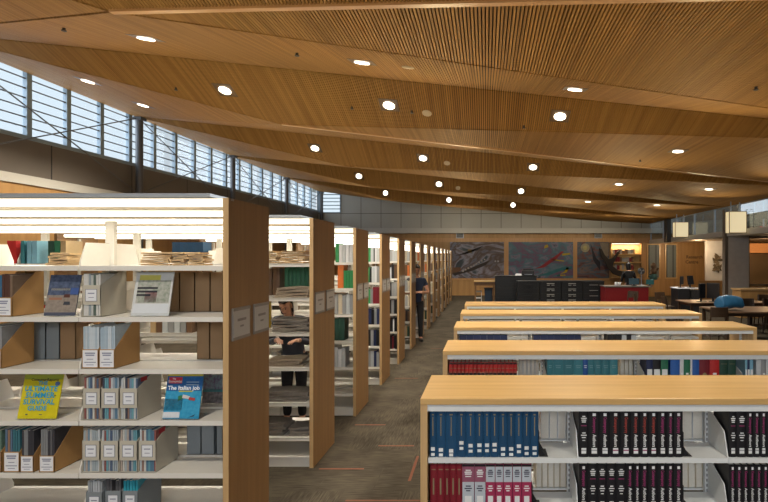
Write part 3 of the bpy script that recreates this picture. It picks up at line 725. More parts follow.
for k in range(7, 14):
    for l in range(6):
        x = IE
        for _ in range(3 if k == 7 else 2):
            w = random.choice((.04,.045,.05)); c = random.choice(['cream','tan','orange','grey','lgrey','brown'] if l < 2 else ['grey','brown','tan','dgreen','black','cream'])
            stuff_book(x-w/2, unit_y(k)+.035, SH[l], w-.002, (.25 if l else .22)*random.uniform(.88,1.02), .2, c); x -= w
for k in range(5, 7):
    n = {5:4,6:3}[k]
    for l in range(6):
        pal = ['cream','tan','orange','grey','lgrey','brown'] if l < 2 else ['grey','brown','tan','dgreen','black','cream','lgrey']
        far_row(k, l, [(random.choice(pal), random.choice((.04,.045,.05)), random.uniform(.88,1.02)) for _ in range(n)], IE, .035, .25 if l else .22, 0, GR % place[k])
# things glimpsed through the upper gap
YT = unit_y(2)+.05
for i in range(8):
    a = 172+3.9*i
    book(X(a+1.9,YT), YT, SH[0], .047, .255, .2, 'blue', '%s blue book from left glimpsed through top gap on third tall bookcase' % ORD[i+1], 'blue books glimpsed through the gap', full=False)
for i, (a,b,c) in enumerate(((7,11,'red'),(11,16,'red'),(20.5,24,'teal'),(27,31.5,'lblue'),(32,37,'lblue'),(48,54,'dgreen'),(54.5,60,'green'),(60.5,66,'tan'))):
    book(X((a+b)/2,Y2), Y2, SH[0], X(b,Y2)-X(a,Y2)-.002, .215, .2, c, '%s small book from left glimpsed through top gap on second tall bookcase' % ORD[i+1], 'small books glimpsed through the gap', full=False)
for i, (a,b,c) in enumerate(((20.5,26,'red'),(26.5,32,'red'),(57,63,'maroon'),(64,70,'red'))):
    book(X((a+b)/2,Y2), Y2, SH[3], X(b,Y2)-X(a,Y2)-.002, .25, .2, c, '%s red box file from left behind the yellow magazine on second bookcase' % ORD[i+1], 'red box files on the second bookcase', full=False, name='box_file', cat='box file')
for i, (a,b,c) in enumerate(((21.5,26.5,'cream'),(27,32,'red'))):
    book(X((a+b)/2,Y2), Y2, SH[2], X(b,Y2)-X(a,Y2)-.002, .25, .2, c, '%s box file glimpsed left of the grey files through third shelf' % ['cream','red'][i], 'box files glimpsed through third shelf', full=False, name='box_file', cat='box file')
t, xc, w = file_box('kraft', 139, 158, Y2, SH[1], 'yellowish file glimpsed through the gap under the white magazine', 'files glimpsed through the gap', mats=plain('yellow_board',(.55,.36,.08),.6))
newspaper_stack(X(165,Y2), X(192,Y2), Y2, Y2+.2, SH[1], .05, 2, NEWS2, 'low stack glimpsed beside yellowish file', 'newspapers in the second bookcase')
for i in range(7):
    a = 150+6*i
    book(X(a+3,Y2), Y2, SH[2], .05, random.uniform(.22,.27), .2, random.choice(['grey','brown','tan','lgrey']), '%s dull book from left glimpsed under the yellowish file' % ORD[i+1], 'dull books glimpsed through third shelf', full=False)

# ================================================================== LOW BOOKCASES
LX0, LD, LP, LDEP, LH, LBAY = -.400, 3.12, 1.62, .63, 1.11, .921
LST = [.739, .41, .08]
LSH = [z+.0015 for z in LST]
LIN = LX0+.042
NBL = 4
LX1 = LIN+NBL*LBAY+.042
def make_low(label):
    t = thing('low_bookcase', label, 'bookcase', (0,0,0), 0, 'low double-sided bookcases')
    MB().box(LX0, LX1, 0, LDEP, LH-.04, LH).obj('top_slab', [WOOD_TOP], t, bevel=.004)
    for a in ((LX0, LIN), (LX1-.042, LX1)):
        MB().box(a[0], a[1], .004, LDEP-.004, 0, LH-.04).obj('end_panel', WOOD_EDGE, t)
    for y0 in (.012, LDEP-.030): MB().box(LIN, LX1-.042, y0, y0+.018, LH-.082, LH-.04).obj('header', STEEL_W, t)
    for b in range(NBL+1):
        x = LIN+b*LBAY
        p = MB(); p.box(max(x-.02,LIN), min(x+.02,LX1-.042), .30, .33, .0, LH-.04); 
        p2 = MB()
        for i in range(26):
            if max(x-.02,LIN) < x-.01: p2.box(x-.012,x-.005,.2985,.2999,.10+i*.034,.118+i*.034); p2.box(x+.005,x+.012,.2985,.2999,.10+i*.034,.118+i*.034)
        po = p.obj('post', STEEL_W, t)
        if p2.v: p2.obj('slot', plain('slot_dark',(.12,.12,.12),.6), po)
        if 0 < b < NBL:
            for z in LST:
                for y0, y1, s in ((.295,.022,1),(.335,LDEP-.022,-1)):
                    MB().prism([(x-.003,y0,z-.03),(x-.003,y1,z-.03),(x-.003,y1,z+.012),(x-.003,y1+.05*s,z+.15),(x-.003,y0,z+.23)], (.006,0,0)).obj('shelf_bracket', STEEL_W, t)
    for b in range(NBL):
        x0 = LIN+b*LBAY+.003; x1 = x0+LBAY-.006
        for z in LST:
            lip_shelf(x0, x1, .018, .29, z).obj('shelf', STEEL_W, t); lip_shelf(x0, x1, LDEP-.018, .34, z).obj('shelf', STEEL_W, t)
    MB().box(LIN,LX1-.042,.04,.05,0,.06).box(LIN,LX1-.042,LDEP-.05,LDEP-.04,0,.06).obj('kick_plate', STEEL_W, t)
    return t
low0 = make_low('nearest low maple-topped bookcase holding blue, red and black volumes')
low0.location = (0,LD,0)
for i, nme in enumerate(['second','third','fourth','farthest']):
    c = copy_tree(low0); c.location = (0, LD+LP*(i+1), 0); c['label'] = '%s low maple-topped bookcase, behind the nearest ones right of the aisle' % nme
YA = LD+.03
def lx(u): return X(u, YA)
def deco_blue(sz):
    def f(t, w, h):
        lines(t, 'spine_title', min(.005,w*.14), [(h*.46,h*.40,1)], GOLD); bar(t,'gold_band',w*.3,h*.90,h*.925,GOLD)
        bar(t,'call_number_label',min(.026,w*.6),h*sz,h*(sz+.075),WHITE); bar(t,'call_number_label',min(.024,w*.55),h*max(sz-.11,.02),h*max(sz-.05,.08),WHITE)
    return f
bx = [429.5,436.3,445.5,456.8,466,475.2,483.6,490.4,498.8,507.2,515.1,522.7,530.6,538.6]
lz = [.14,.12,.10,.27,.21,.22,.22,.23,.14,.14,.20,.16,.16]
for i in range(13):
    a, b = lx(bx[i]), lx(bx[i+1])
    book((a+b)/2, YA, LSH[0], b-a-.001, .287, .22, 'blue', '%s blue reference volume from left on upper shelf of nearest low bookcase' % ORD[i+1], 'blue volumes on the nearest low bookcase', deco=deco_blue(lz[i]))
def deco_maroon(t, w, h):
    lines(t,'spine_title',w*.22,[(h*.35,h*.35,1)],GOLD); bar(t,'gold_band',w*.6,h*.88,h*.90,GOLD)
def deco_two(c):
    def f(t, w, h):
        bar(t,'black_cap',w*.96,h*.955,h*.995,ink((.01,.01,.012)),.0005)
        bar(t,'lower_panel',w*.94,h*.0,h*(.62 if c == 'mauve' else .95),ink((.45,.50,.56)),.0006)
        if c != 'mauve': bar(t,'colour_panel',w*.94,0,h*.62,ink(COLR['crimson']),.0009)
        tm = WHITE
        lines(t,'spine_title',w*.6,[(h*.86,h*.025,.7),(h*.82,h*.025,1),(h*.78,h*.025,.9),(h*.73,h*.02,.8)], tm if c == 'mauve' else INK)
        lines(t,'spine_text',w*.6,[(h*.52,h*.025,.7),(h*.47,h*.025,1),(h*.42,h*.025,.6)], INK if c == 'mauve' else tm)
        bar(t,'call_number_label',w*.55,h*.10,h*.32,WHITE,.0013)
    return f
rx = [38,65,92,114,138,160,207,250,286,317,352,387,425]
for i in range(12):
    a, b = 420+rx[i]/3.806, 420+rx[i+1]/3.806; a, b = lx(a), lx(b)
    if i < 5: c, lab, dc, nn = 'maroon','maroon', deco_maroon, i+1
    elif i < 7: c, lab, dc, nn = 'mauve','mauve and grey', deco_two('mauve'), i-4
    else: c, lab, dc, nn = 'crimson','grey and crimson', deco_two('crimson'), i-6
    book((a+b)/2, YA, LSH[1], b-a-.001, .285, .22, c, '%s %s volume from left on second shelf of nearest low bookcase' % (ORD[nn], lab), 'volumes on the second shelf of the nearest low bookcase', deco=dc)
CA = [text_mesh('Contemporary', .026, m, True) for m in (MAGENTA, SCARLET)]; AU = text_mesh('Authors', .027, WHITE, True)
def deco_ca(kind, red):
    def f(t, w, h):
        if kind == 'wide':
            lines(t,'spine_title',w*.6,[(h*.88,h*.02,.5),(h*.84,h*.02,1),(h*.80,h*.02,.8),(h*.76,h*.02,.7)],WHITE); lines(t,'red_line',w*.6,[(h*.68,h*.015,1)],MAGENTA)
            lines(t,'spine_text',w*.6,[(h*.52,h*.02,.6),(h*.47,h*.02,1),(h*.42,h*.02,.7),(h*.36,h*.015,.5)],WHITE)
        else:
            s = min(1.0, w/.05)
            bar(t,'series_mark',w*.30,h*.90,h*.96,WHITE)
            link_mesh('spine_title', CA[1 if red else 0], t, (0,-.0018,h*.70), (R90,-R90 if False else R90,0), (.62,s*1.05,1))
            link_mesh('spine_title', AU, t, (0,-.0018,h*.36), (R90,R90,0), (.85,s*1.05,1))
        bar(t,'call_number_label',w*.5,h*.08,h*.20,WHITE); bar(t,'label_stripe',w*.5,h*.14,h*.165,MAGENTA if red else ink((.35,.36,.38)),.0016)
    return f
b1 = [578.9,588.7,599.8,610.3,620.9,631.3,640.5,649.2,658.3,667.2,674.2,683.2]
for i in range(11):
    a, b = lx(b1[i]), lx(b1[i+1])
    book((a+b)/2, YA, LSH[0], b-a-.0015, .282, .22, 'black', '%s black author volume from left on upper shelf of nearest low bookcase, middle bay' % ORD[i+1], 'black volumes on the nearest low bookcase', deco=deco_ca('wide' if i == 0 else 'ca', i in (3,4,5,6,7)))
b2 = [579.2,588.2,597.6,607,616.4,626.2,634.2,640.7,648.6,658.2,666.8,674.2,683.2]
for i in range(12):
    a, b = lx(b2[i]), lx(b2[i+1])
    book((a+b)/2, YA, LSH[1], b-a-.0015, .285, .22, 'black', '%s black volume from left on second shelf of nearest low bookcase, middle bay' % ORD[i+1], 'black volumes on the nearest low bookcase', deco=deco_ca('wide' if 1 <= i <= 4 else 'ca', False))
b3 = [729.4,737,746.8,753.7,760.4,767,774,782,790]
for i in range(8):
    a, b = lx(b3[i]), lx(b3[i+1])
    book((a+b)/2, YA, LSH[0], b-a-.0015, .28, .22, 'black', '%s black volume from left on upper shelf of nearest low bookcase, right bay' % ORD[i+1], 'black volumes on the nearest low bookcase', deco=deco_ca('wide' if i < 2 else 'ca', False))
    a, b = lx(729.4+6.6*i), lx(729.4+6.6*(i+1))
    book((a+b)/2, YA, LSH[1], b-a-.0015, .28, .22, 'black', '%s black volume from left on second shelf of nearest low bookcase, right bay' % ORD[i+1], 'black volumes on the nearest low bookcase', deco=deco_ca('ca', False))
# bookends
for u, z, lab in ((539.2,LSH[0],'blue volumes on upper shelf'),(532.5,LSH[1],'crimson volumes on second shelf'),(684,LSH[0],'black volumes on upper shelf'),(684,LSH[1],'black volumes on second shelf')):
    m = MB(); m.box(0,.002,.01,.14,0,.15); m.box(0,.055,.01,.14,0,.002); m.prism([(0.002,.03,.002),(.04,.03,.002),(.002,.03,.07)], (0,.004,0)); m.prism([(0.002,.12,.002),(.04,.12,.002),(.002,.12,.07)], (0,.004,0))
    tag(m.obj('bookend', BLACK, None, (lx(u), YA, z)), 'black metal bookend holding up the '+lab, 'bookend', 'black bookends')
# page edges seen on the rear halves
def rear_books(case, u0, u1, level, n, col, h, where, grp):
    yb = LD+LP*case+.345; x0, x1 = X(u0,yb), X(u1,yb); a = (x1-x0)/n
    for i in range(n):
        book(x0+a*(i+.5), yb+.205, LSH[level], a-.003, h, .205, col, '%s pale book from left facing away, %s' % (ORD[i+1], where), grp, rz=math.pi)
rear_books(0, 541, 566, 0, 3, 'white', .27, 'behind blue volumes on nearest low bookcase', 'books facing away')
rear_books(0, 536, 566, 1, 5, 'cream', .26, 'behind crimson volumes on nearest low bookcase', 'books facing away')
rear_books(0, 682, 703, 0, 2, 'white', .27, 'behind black volumes on upper shelf', 'books facing away')
rear_books(0, 681, 703, 1, 3, 'cream', .26, 'behind black volumes on second shelf', 'books facing away')
# second low bookcase
YC = LD+LP+.03
def row2(us, cols, h, labf, grp, deco=None):
    for i, c in enumerate(cols):
        a, b = X(us[i],YC), X(us[i+1],YC)
        if c: book((a+b)/2, YC, LSH[0], b-a-.0015, h[i] if isinstance(h, list) else h, .21, c, labf(i, c), grp, deco=deco(i, c) if deco else None)
def deco_redset(t, w, h):
    bar(t,'black_band',w*.95,h*.42,h*.62,ink((.012,.01,.012))); bar(t,'black_cap',w*.95,h*.93,h*.985,ink((.012,.01,.012))); bar(t,'gold_band',w*.8,h*.78,h*.80,GOLD); bar(t,'gold_band',w*.8,h*.64,h*.66,GOLD)
us = [449+4.0*i for i in range(18)]
row2(us, ['red']*17, .255, lambda i,c: '%s red and black volume from left on second low bookcase' % ORD[i+1], 'red and black volumes on the second low bookcase', lambda i,c: deco_redset)
rear_books(1, 519, 539, 0, 5, 'lgrey', .27, 'right of red volumes on second low bookcase', 'books facing away')
us = [547.2,553.2,563.4,573.8,583,588,594.5,602,610,618]
def deco_teal(i, c):
    def f(t, w, h): lines(t,'spine_title',w*.55,[(h*.78,h*.02,1),(h*.72,h*.02,.8)],ink((.16,.30,.34)) if c == 'teal' else WHITE); bar(t,'call_number_label',w*.4,h*.3,h*.4,ink((.30,.42,.45)))
    return f
row2(us, ['teal']*4+['royal']+['teal']*4, .285, lambda i,c: ('%s teal bound volume from left on second low bookcase' % ORD[i+1]) if c == 'teal' else 'single blue volume among the teal ones on second low bookcase', 'teal volumes on the second low bookcase', deco_teal)
rear_books(1, 620, 633, 0, 3, 'cream', .27, 'right of teal volumes on second low bookcase', 'books facing away')
us = [646.3,653,661,668.5,670.5,680,684,690.5,692.5,699.5,710,719.5,728.4,736.2]
cs = ['navy','black','green',None,'royal','white','green','white','royal','maroon','red','dgreen','dgreen']
nm2 = ['navy volume with white label','black volume with white label','green and white volume with label','','thick royal blue volume','thin white book beside thick blue volume','narrow green volume with white dot','thin white book left of blue volume','blue volume left of the maroon one','maroon volume with round emblem','bright red volume','left dark green volume','right dark green volume']
def deco_mix(i, c):
    def f(t, w, h):
        if i in (0,1,2): bar(t,'call_number_label',w*.75,h*.35,h*.68,WHITE)
        elif i in (4,8): lines(t,'spine_title',w*.6,[(h*.45,h*.02,1),(h*.40,h*.02,.8),(h*.34,h*.015,1)],GOLD)
        elif i == 9: MB().tube((0,-.0012,h*.5),(0,-.0002,h*.5),w*.2,seg=14).obj('emblem', GOLD, t)
        elif i in (11,12): bar(t,'spine_panel',w*.7,h*.85,h*.86,GOLD); bar(t,'spine_panel',w*.5,h*.08,h*.2,GOLD)
        else: lines(t,'spine_title',w*.4,[(h*.5,h*.06,1)],WHITE)
    return f
row2(us, cs, .283, lambda i,c: nm2[i]+' on second low bookcase, third bay', 'mixed volumes on the second low bookcase', deco_mix)
us = [745.2,747.6,750,753.5,756.5,761.5,766.5,771.5]
row2(us, ['lblue','navy','lblue',None,'lgrey','grey','lgrey'], .28, lambda i,c: '%s book from left in right bay of second low bookcase' % ORD[i+1], 'books in the right bay of the second low bookcase', deco_mix)
# third and fourth low bookcases: only tops of dark volumes show
for case, yy in ((2, LD+2*LP+.03),):
    nmc = ['','','third','fourth'][case]
    for b in range(4):
        n = [7,7,6,0][b]
        x = LIN+b*LBAY+.03
        for i in range(n):
            w = .085 if b < 2 else .06
            c = 'navy' if b < 2 else ('lgrey' if i % 2 and i > 2 else 'black')
            book(x+w/2, yy, LSH[0], w-.002, .275, .2, c, '%s dark volume from left in %s bay of %s low bookcase' % (ORD[i+1], ['left','second','third','right'][b], nmc), 'volumes on the %s low bookcase' % nmc, full=False)
            x += w

# ================================================================== FAR WALL ART AND FURNITURE
def mural_mat(name, cols, sc, rot, seed):
    m, nt, b = new_mat(name); N = nt.nodes.new; L = nt.links.new
    tc = N('ShaderNodeTexCoord'); mp = N('ShaderNodeMapping'); mp.inputs['Location'].default_value = (seed, 0, seed*.7); mp.inputs['Rotation'].default_value = (0, rot, 0); mp.inputs['Scale'].default_value = (.55,1,1.0)
    L(tc.outputs['Object'], mp.inputs['Vector'])
    n1 = N('ShaderNodeTexNoise'); n1.inputs['Scale'].default_value = .9; n1.inputs['Detail'].default_value = 3; L(mp.outputs[0], n1.inputs['Vector'])
    wv = N('ShaderNodeTexNoise'); wv.inputs['Scale'].default_value = sc; wv.inputs['Detail'].default_value = 6; wv.inputs['Distortion'].default_value = 2.6
    L(mp.outputs[0], wv.inputs['Vector'])
    cr = N('ShaderNodeValToRGB'); e = cr.color_ramp.elements
    pos = [.28+.44*i/(len(cols)-1) for i in range(len(cols))]
    cols = [tuple(v*.95 for v in c) for c in cols]
    e[0].position = pos[0]; e[0].color = (*cols[0],1); e[1].position = pos[-1]; e[1].color = (*cols[-1],1)
    for p, c in list(zip(pos, cols))[1:-1]: q = e.new(p); q.color = (*c,1)
    L(wv.outputs['Fac'], cr.inputs[0]); L(cr.outputs[0], b.inputs['Base Color']); b.inputs['Roughness'].default_value = .5; return m
MUR = [('left','dusky mural of swirling grey water and a brown shore, left of three',450,504,[(.03,.04,.055),(.15,.15,.20),(.09,.055,.035),(.26,.25,.31),(.04,.06,.07),(.03,.03,.04)],1.0,.35,1.3),
       ('mid','middle mural with red stroke and yellow marks over blue swirls',508.5,573,[(.03,.045,.075),(.11,.13,.19),(.14,.07,.13),(.06,.16,.20),(.20,.17,.24),(.02,.04,.06)],1.1,.5,4.1),
       ('right','right mural of dark red and blue coils beneath a pale moon',577,609,[(.02,.02,.03),(.16,.06,.05),(.06,.11,.15),(.2,.13,.11),(.02,.02,.03)],1.4,-.4,8.2)]
ym = YF-.05
for key, lab, u0, u1, cols, sc, rot, seed in MUR:
    t = thing('mural', lab, 'mural', (X(u0,YF), ym, Z(278.3,YF)), 0, 'wall murals')
    w, h = X(u1,YF)-X(u0,YF), Z(242,YF)-Z(278.3,YF)
    MB().box(0,w,0,.04,0,h).obj('painted_panel', mural_mat('mural_'+key, cols, sc, rot, seed), t)
    def shp(name, pts, col, o=.004): MB().prism([(w*a,-o,h*b) for a,b in pts], (0,o,0)).obj(name, plain('mural_paint_%d_%d_%d' % tuple(int(c*100) for c in col), col, .4, .3, 6), t)
    def dot(name, a, b, r, col, o=.006): MB().prism([(w*a+r*math.cos(i*.524),-o,h*b+r*math.sin(i*.524)) for i in range(12)], (0,o,0)).obj(name, plain('mural_paint_%d_%d_%d' % tuple(int(c*100) for c in col), col, .4, .3, 6), t)
    if key == 'left':
        shp('dark_canoe', [(0,.14),(.25,.2),(.6,.42),(.74,.5),(.66,.36),(.4,.2),(.1,.08)], (.03,.02,.015))
        shp('brown_shore', [(0,.1),(.2,.2),(.2,.3),(.05,.3),(0,.34)], (.13,.055,.02)); shp('dark_island', [(.1,.62),(.3,.7),(.52,.78),(.62,.9),(.45,.76),(.28,.66)], (.025,.02,.02))
        shp('ochre_rock', [(.33,.7),(.4,.7),(.4,.8),(.33,.79)], (.22,.13,.03))
        for i in range(9): dot('pale_dot', .24+.05*i, .2+.04*i, .05 if i < 3 else .04, (.34,.30,.26))
        dot('pale_dot', .84, .47, .05, (.30,.30,.32)); dot('pale_dot', .89, .47, .05, (.30,.30,.32))
    elif key == 'mid':
        shp('red_stroke', [(.4,.26),(.55,.3),(.72,.5),(.86,.74),(.82,.74),(.66,.54),(.5,.34)], (.24,.02,.025))
        for pts in ([(.83,.62),(.96,.66),(.95,.7),(.83,.68)], [(.66,.5),(.86,.46),(.86,.49),(.68,.53)], [(.8,.12),(.9,.16),(.94,.3),(.9,.3),(.86,.18)], [(.76,.07),(.88,.07),(.88,.1),(.76,.1)], [(.55,.82),(.62,.86),(.6,.93),(.56,.9)]):
            shp('yellow_mark', pts, (.42,.30,.01))
        shp('teal_wave', [(.42,.06),(.6,.16),(.82,.3),(.98,.34),(.98,.26),(.8,.2),(.62,.08)], (.03,.14,.16)); shp('teal_wave', [(.66,.04),(.8,.12),(.8,.06)], (.04,.18,.18))
    else:
        dot('pale_moon', .25, .84, .24, (.30,.27,.17)); dot('moon_heart', .25, .84, .12, (.42,.36,.14), .009)
        shp('dark_peak', [(.42,.95),(.6,.55),(.72,.45),(.72,.2),(.5,.5)], (.02,.02,.03)); shp('pale_cloud', [(.7,.98),(.98,.98),(.98,.62),(.85,.6)], (.26,.21,.15))
# lit niche bookcase right of the murals
nb = thing('display_bookcase', 'warmly lit wall bookcase right of the murals behind the desk', 'bookcase', (X(609,YF), YF-.36, Z(278,YF)))
w, h = X(640,YF)-X(609,YF), Z(243,YF)-Z(278,YF)
MB().box(0,w,.33,.35,0,h).obj('back_panel', plain('niche_back',(.55,.38,.17),.6), nb)
for a in ((0,.04),(w-.04,w)): MB().box(a[0],a[1],0,.33,0,h).obj('side_panel', WOOD_WALL, nb)
MB().box(0,w,0,.33,h-.04,h).obj('top_panel', WOOD_WALL, nb)
for i in range(4): MB().box(.04,w-.04,.02,.33,h*.22*i,h*.22*i+.035).obj('shelf', WOOD_TOP, nb)
MB().box(.1,w-.1,.10,.16,h-.06,h-.041).obj('light_strip', TUBE, nb)
l = bpy.data.lights.new('niche_lamp','AREA'); l.shape='RECTANGLE'; l.size=w-.2; l.size_y=.1; l.energy=16; l.color=(1,.76,.42)
lo = bpy.data.objects.new('niche_lamp', l); COL.objects.link(lo); lo.location=(X(609,YF)+w/2, YF-.27, Z(278,YF)+h-.08)
for r in range(1,4):
    x = X(609,YF)+.12
    for i in range(9):
        wd = random.uniform(.1,.16)
        stuff_book(x+wd/2, YF-.28, Z(278,YF)+h*.22*r+.036, wd-.01, random.uniform(.2,.3), .16, random.choice(['brown','maroon','tan','grey']))
        x += wd
tag(STF.obj('books', list(STM)), 'tiny far books on the distant tall bookcases and the lit wall bookcase', 'books', None, 'stuff')
# dark whale-tail carving hung before it
def P2(pts, y): return [(X(u,y), 0, Z(v,y)) for u, v in pts]
yw = YF-.6
tail = [(599,248),(602,249),(605,255),(609,259),(613,258),(617,252),(622,248.5),(619,254),(614,262),(613,266),(618,270),(625,272),(633,275),(633,279),(622,277.5),(613,274),(607,267),(605,262),(601,256)]
wt = thing('tail_carving', 'large dark carved whale tail sculpture in front of the lit bookcase', 'sculpture', (0,yw,0))
for i in range(1): MB().prism(P2(tail,yw), (0,.08,0)).obj('carved_tail', plain('dark_carved_wood',(.022,.016,.012),.5,.3,4), wt, bevel=.02)
MB().tube((X(628,yw),.04,0),(X(628,yw),.04,Z(276,yw)),.05).box(X(628,yw)-.2,X(628,yw)+.2,-.15,.2,0,.04).obj('pedestal_post', BLACK, wt)
# interior windows in the wood wall
for i, (u0,u1) in enumerate(((648,659),(666,676))):
    d = struct(thing('window_%d' % (11+i), None, None, (X(u0,YF),YF,Z(277.5,YF)))); w, h = X(u1,YF)-X(u0,YF), Z(245,YF)-Z(277.5,YF)
    fr = MB(); fr.box(-.06,0,-.05,.0,-.06,h+.06); fr.box(w,w+.06,-.05,0,-.06,h+.06); fr.box(0,w,-.05,0,h,h+.06); fr.box(0,w,-.07,0,-.06,0)
    struct(fr.obj('window_frame', WOOD_TOP, d))
    bkp = MB(); bkp.box(0,w,-.012,-.002,0,h,0); bkp.box(w*.62,w*.8,-.016,-.012,0,h,1); bkp.box(0,w*.12,-.016,-.012,0,h,2)
    struct(bkp.obj('window_blind', [plain('pale_blind',(.25,.245,.22),.6), plain('grey_blind',(.12,.115,.10),.6), BLACK], d)); struct(MB().box(0,w,-.03,-.026,0,h).obj('pane', GLASS, d))
# lettering on the wood wall
sg = thing('wall_lettering', 'two lines of dark lettering on the wood wall right of windows', 'sign', (X(694,YF), YF-.012, Z(259.5,YF)))
LT = ink((.10,.055,.03))
link_mesh('lettering', text_mesh('Research', .24, LT, True), sg, (.02,0,.13), (R90,0,0)); link_mesh('lettering', text_mesh('Centre', .24, LT, True), sg, (-.12,0,-.14), (R90,0,0))
# grey stone wall panel with leafy artwork
yg = 25.5
struct(MB().box(X(706.5,yg), X(731,yg), yg, yg+.2, 0, 2.86).obj('wall_stone', plain('pale_stone',(.5,.49,.48),.7,.15,3)))
ar = thing('wall_art', 'brown leafy relief artwork hung on the grey stone wall', 'artwork', (X(716.5,yg), yg-.03, Z(263,yg)))
random.seed(3)
for i in range(26):
    a = random.uniform(0,6.28); r = random.uniform(.02,.26); cx, cz = r*math.cos(a)*.9, (.27 if i < 9 else -.2)+r*math.sin(a)*(.7 if i < 9 else 1); an = random.uniform(0,6.28); ln = random.uniform(.12,.2)
    ca, sa = math.cos(an), math.sin(an)
    MB().prism([(cx+ca*p-sa*q, random.uniform(-.03,0), cz+sa*p+ca*q) for p,q in ((-ln,0),(-ln*.3,ln*.35),(ln*.5,ln*.3),(ln,0),(ln*.4,-ln*.3),(-ln*.4,-ln*.3))], (0,.02,0)).obj('leaf', plain('dry_leaf_%d' % (i%3), [(.10,.07,.035),(.16,.12,.07),(.06,.045,.025)][i%3], .7), ar)
# low wood partition in front of it
struct(MB().box(X(699,23.5), X(724,23.5), 23.4, 23.5, 0, Z(280.5,23.5)).obj('wall_partition', WOOD_WALL))
# concrete pier, lanterns
struct(MB().box(XR, XR+.75, 18.6, 18.95, 0, 2.8).obj('trim_20', CONCRETE))
struct(MB().box(XR-.12, XR+.0, 18.6, 18.8, 0, 3.75).obj('trim_21', plain('taupe_steel',(.16,.135,.11),.5)))
struct(MB().box(XR-.25, XR-.05, 24.2, 24.6, 2.75, 3.85).obj('trim_22', plain('dark_steel',(.06,.055,.05),.5)))
for (u0,u1,v0,v1,d,lab) in ((725,742.5,212,233.5,17.35,'large square cream lantern on the concrete pier at right'),(672.5,686,222.5,237.5,22.2,'smaller square cream lantern farther left under the ceiling edge')):
    t = thing('wall_lantern', lab, 'lantern', (X((u0+u1)/2,d), d, Z(v1,d)), 0, 'square cream lanterns'); w, h = X(u1,d)-X(u0,d), Z(v0,d)-Z(v1,d)
    MB().box(-w/2+.015,w/2-.015,-.3+.015,-.015,.015,h-.015).obj('shade', LANTERN, t)
    fr = MB()
    for sx in (-w/2, w/2-.02):
        for sy in (-.3,-.02): fr.box(sx,sx+.02,sy,sy+.02,0,h)
    for z in (0,h-.02): fr.box(-w/2,w/2,-.3,-.28,z,z+.02); fr.box(-w/2,w/2,-.02,0,z,z+.02)
    fr.obj('frame', plain('lantern_frame',(.30,.24,.13),.5), t)
    for sx in (-.15,.15): MB().tube((sx,-.1,h),(sx,-.1,h+.35),.02).obj('hanger_rod', GREYMETAL, t)
# glass partition, exit sign, trailing plant
gp = struct(thing('window_13', None, None, (X(747,20.5),20.5,0)))
fr = MB()
for x in (0,1.05,2.2,3.4): fr.box(x,x+.06,-.04,.04,0,2.85)
fr.box(0,3.5,-.04,.04,.9,.95); fr.box(0,3.5,-.04,.04,2.8,2.86)
struct(fr.obj('window_frame', plain('bronze_frame',(.13,.11,.09),.5), gp)); struct(MB().box(0,3.5,-.005,.005,0,2.8).obj('pane', DGLASS, gp))
struct(MB().box(X(745,20.2)-.15, X(747,20.5), 20.3, 20.6, 0, 2.86).obj('trim_23', plain('dark_pier',(.09,.08,.07),.7)))
struct(MB().box(12.4, XO, 24.9, 25.0, 0, 2.86).obj('wall_side', plain('warm_brown_wall',(.40,.27,.15),.6,.2,1.5)))
t = thing('reflection_glow', 'orange glow panel standing in for warm reflections in dark glass at right edge', 'light', (X(763,24.5),24.85,Z(247,24.5)))
MB().box(-.6,.9,-.1,0,-.28,.18).obj('glow_panel', emit('warm_panel',(1.0,.40,.12),.55), t); MB().box(-.63,.93,-.12,0,.18,.22).box(-.63,.93,-.12,0,-.32,-.28).obj('panel_frame', WOOD_DARK, t)  # glowing panel stands in for warm reflections in the glass
l = bpy.data.lights.new('side_fill','POINT'); l.energy=45; l.color=(1,.7,.4); l.shadow_soft_size=.2; lo = bpy.data.objects.new('side_fill', l); COL.objects.link(lo); lo.location=(10.3,25.0,2.5)  # added unseen light, brightens the wood wall past the columns
l = bpy.data.lights.new('side_fill','POINT'); l.energy=60; l.color=(1,.75,.48); l.shadow_soft_size=.2; lo = bpy.data.objects.new('side_fill', l); COL.objects.link(lo); lo.location=(12.6,22.8,2.3)  # added unseen light behind the dark glass to lift its tone
ex = thing('exit_sign', 'small red exit sign under the right clerestory ledge', 'sign', (X(763.8,17.5),17.5,Z(229,17.5)))
MB().box(-.11,.11,0,.05,-.08,.08).obj('sign_box', emit('exit_red',(.9,.05,.07),.8), ex); link_mesh('lettering', text_mesh('EXIT', .075, emit('exit_letter',(1,.75,.75),.8), True), ex, (0,-.004,0), (R90,0,0)); MB().box(-.02,.02,.0,.04,.08,.35).obj('hanger', GREYMETAL, ex)
random.seed(11)
pl = thing('trailing_plant', 'dark leafy plant trailing along the right clerestory ledge', 'plant', (X(751,18.0),18.0,2.98))
MB().box(-.35,.9,-.15,.15,0,.12).obj('planter_box', WOOD_DARK, pl)
lf = MB()
for i in range(160):
    cx, cy, cz = random.uniform(-.4,1.1), random.uniform(-.2,.2), .1+abs(random.gauss(0,.14)); 
    if i < 60: cx, cz = random.gauss(-.2,.12), .1+abs(random.gauss(.25,.2))
    a, b_ = random.uniform(0,6.28), random.uniform(-.6,.6); ln = random.uniform(.06,.12)
    d1 = Vector((math.cos(a),math.sin(a),b_))*ln; d2 = Vector((-math.sin(a),math.cos(a),.3))*ln*.4; c = Vector((cx,cy,cz))
    lf.poly([c-d1,c+d2,c+d1,c-d2])
lf.obj('foliage', plain('dark_leaf',(.035,.055,.02),.6,.3), pl)

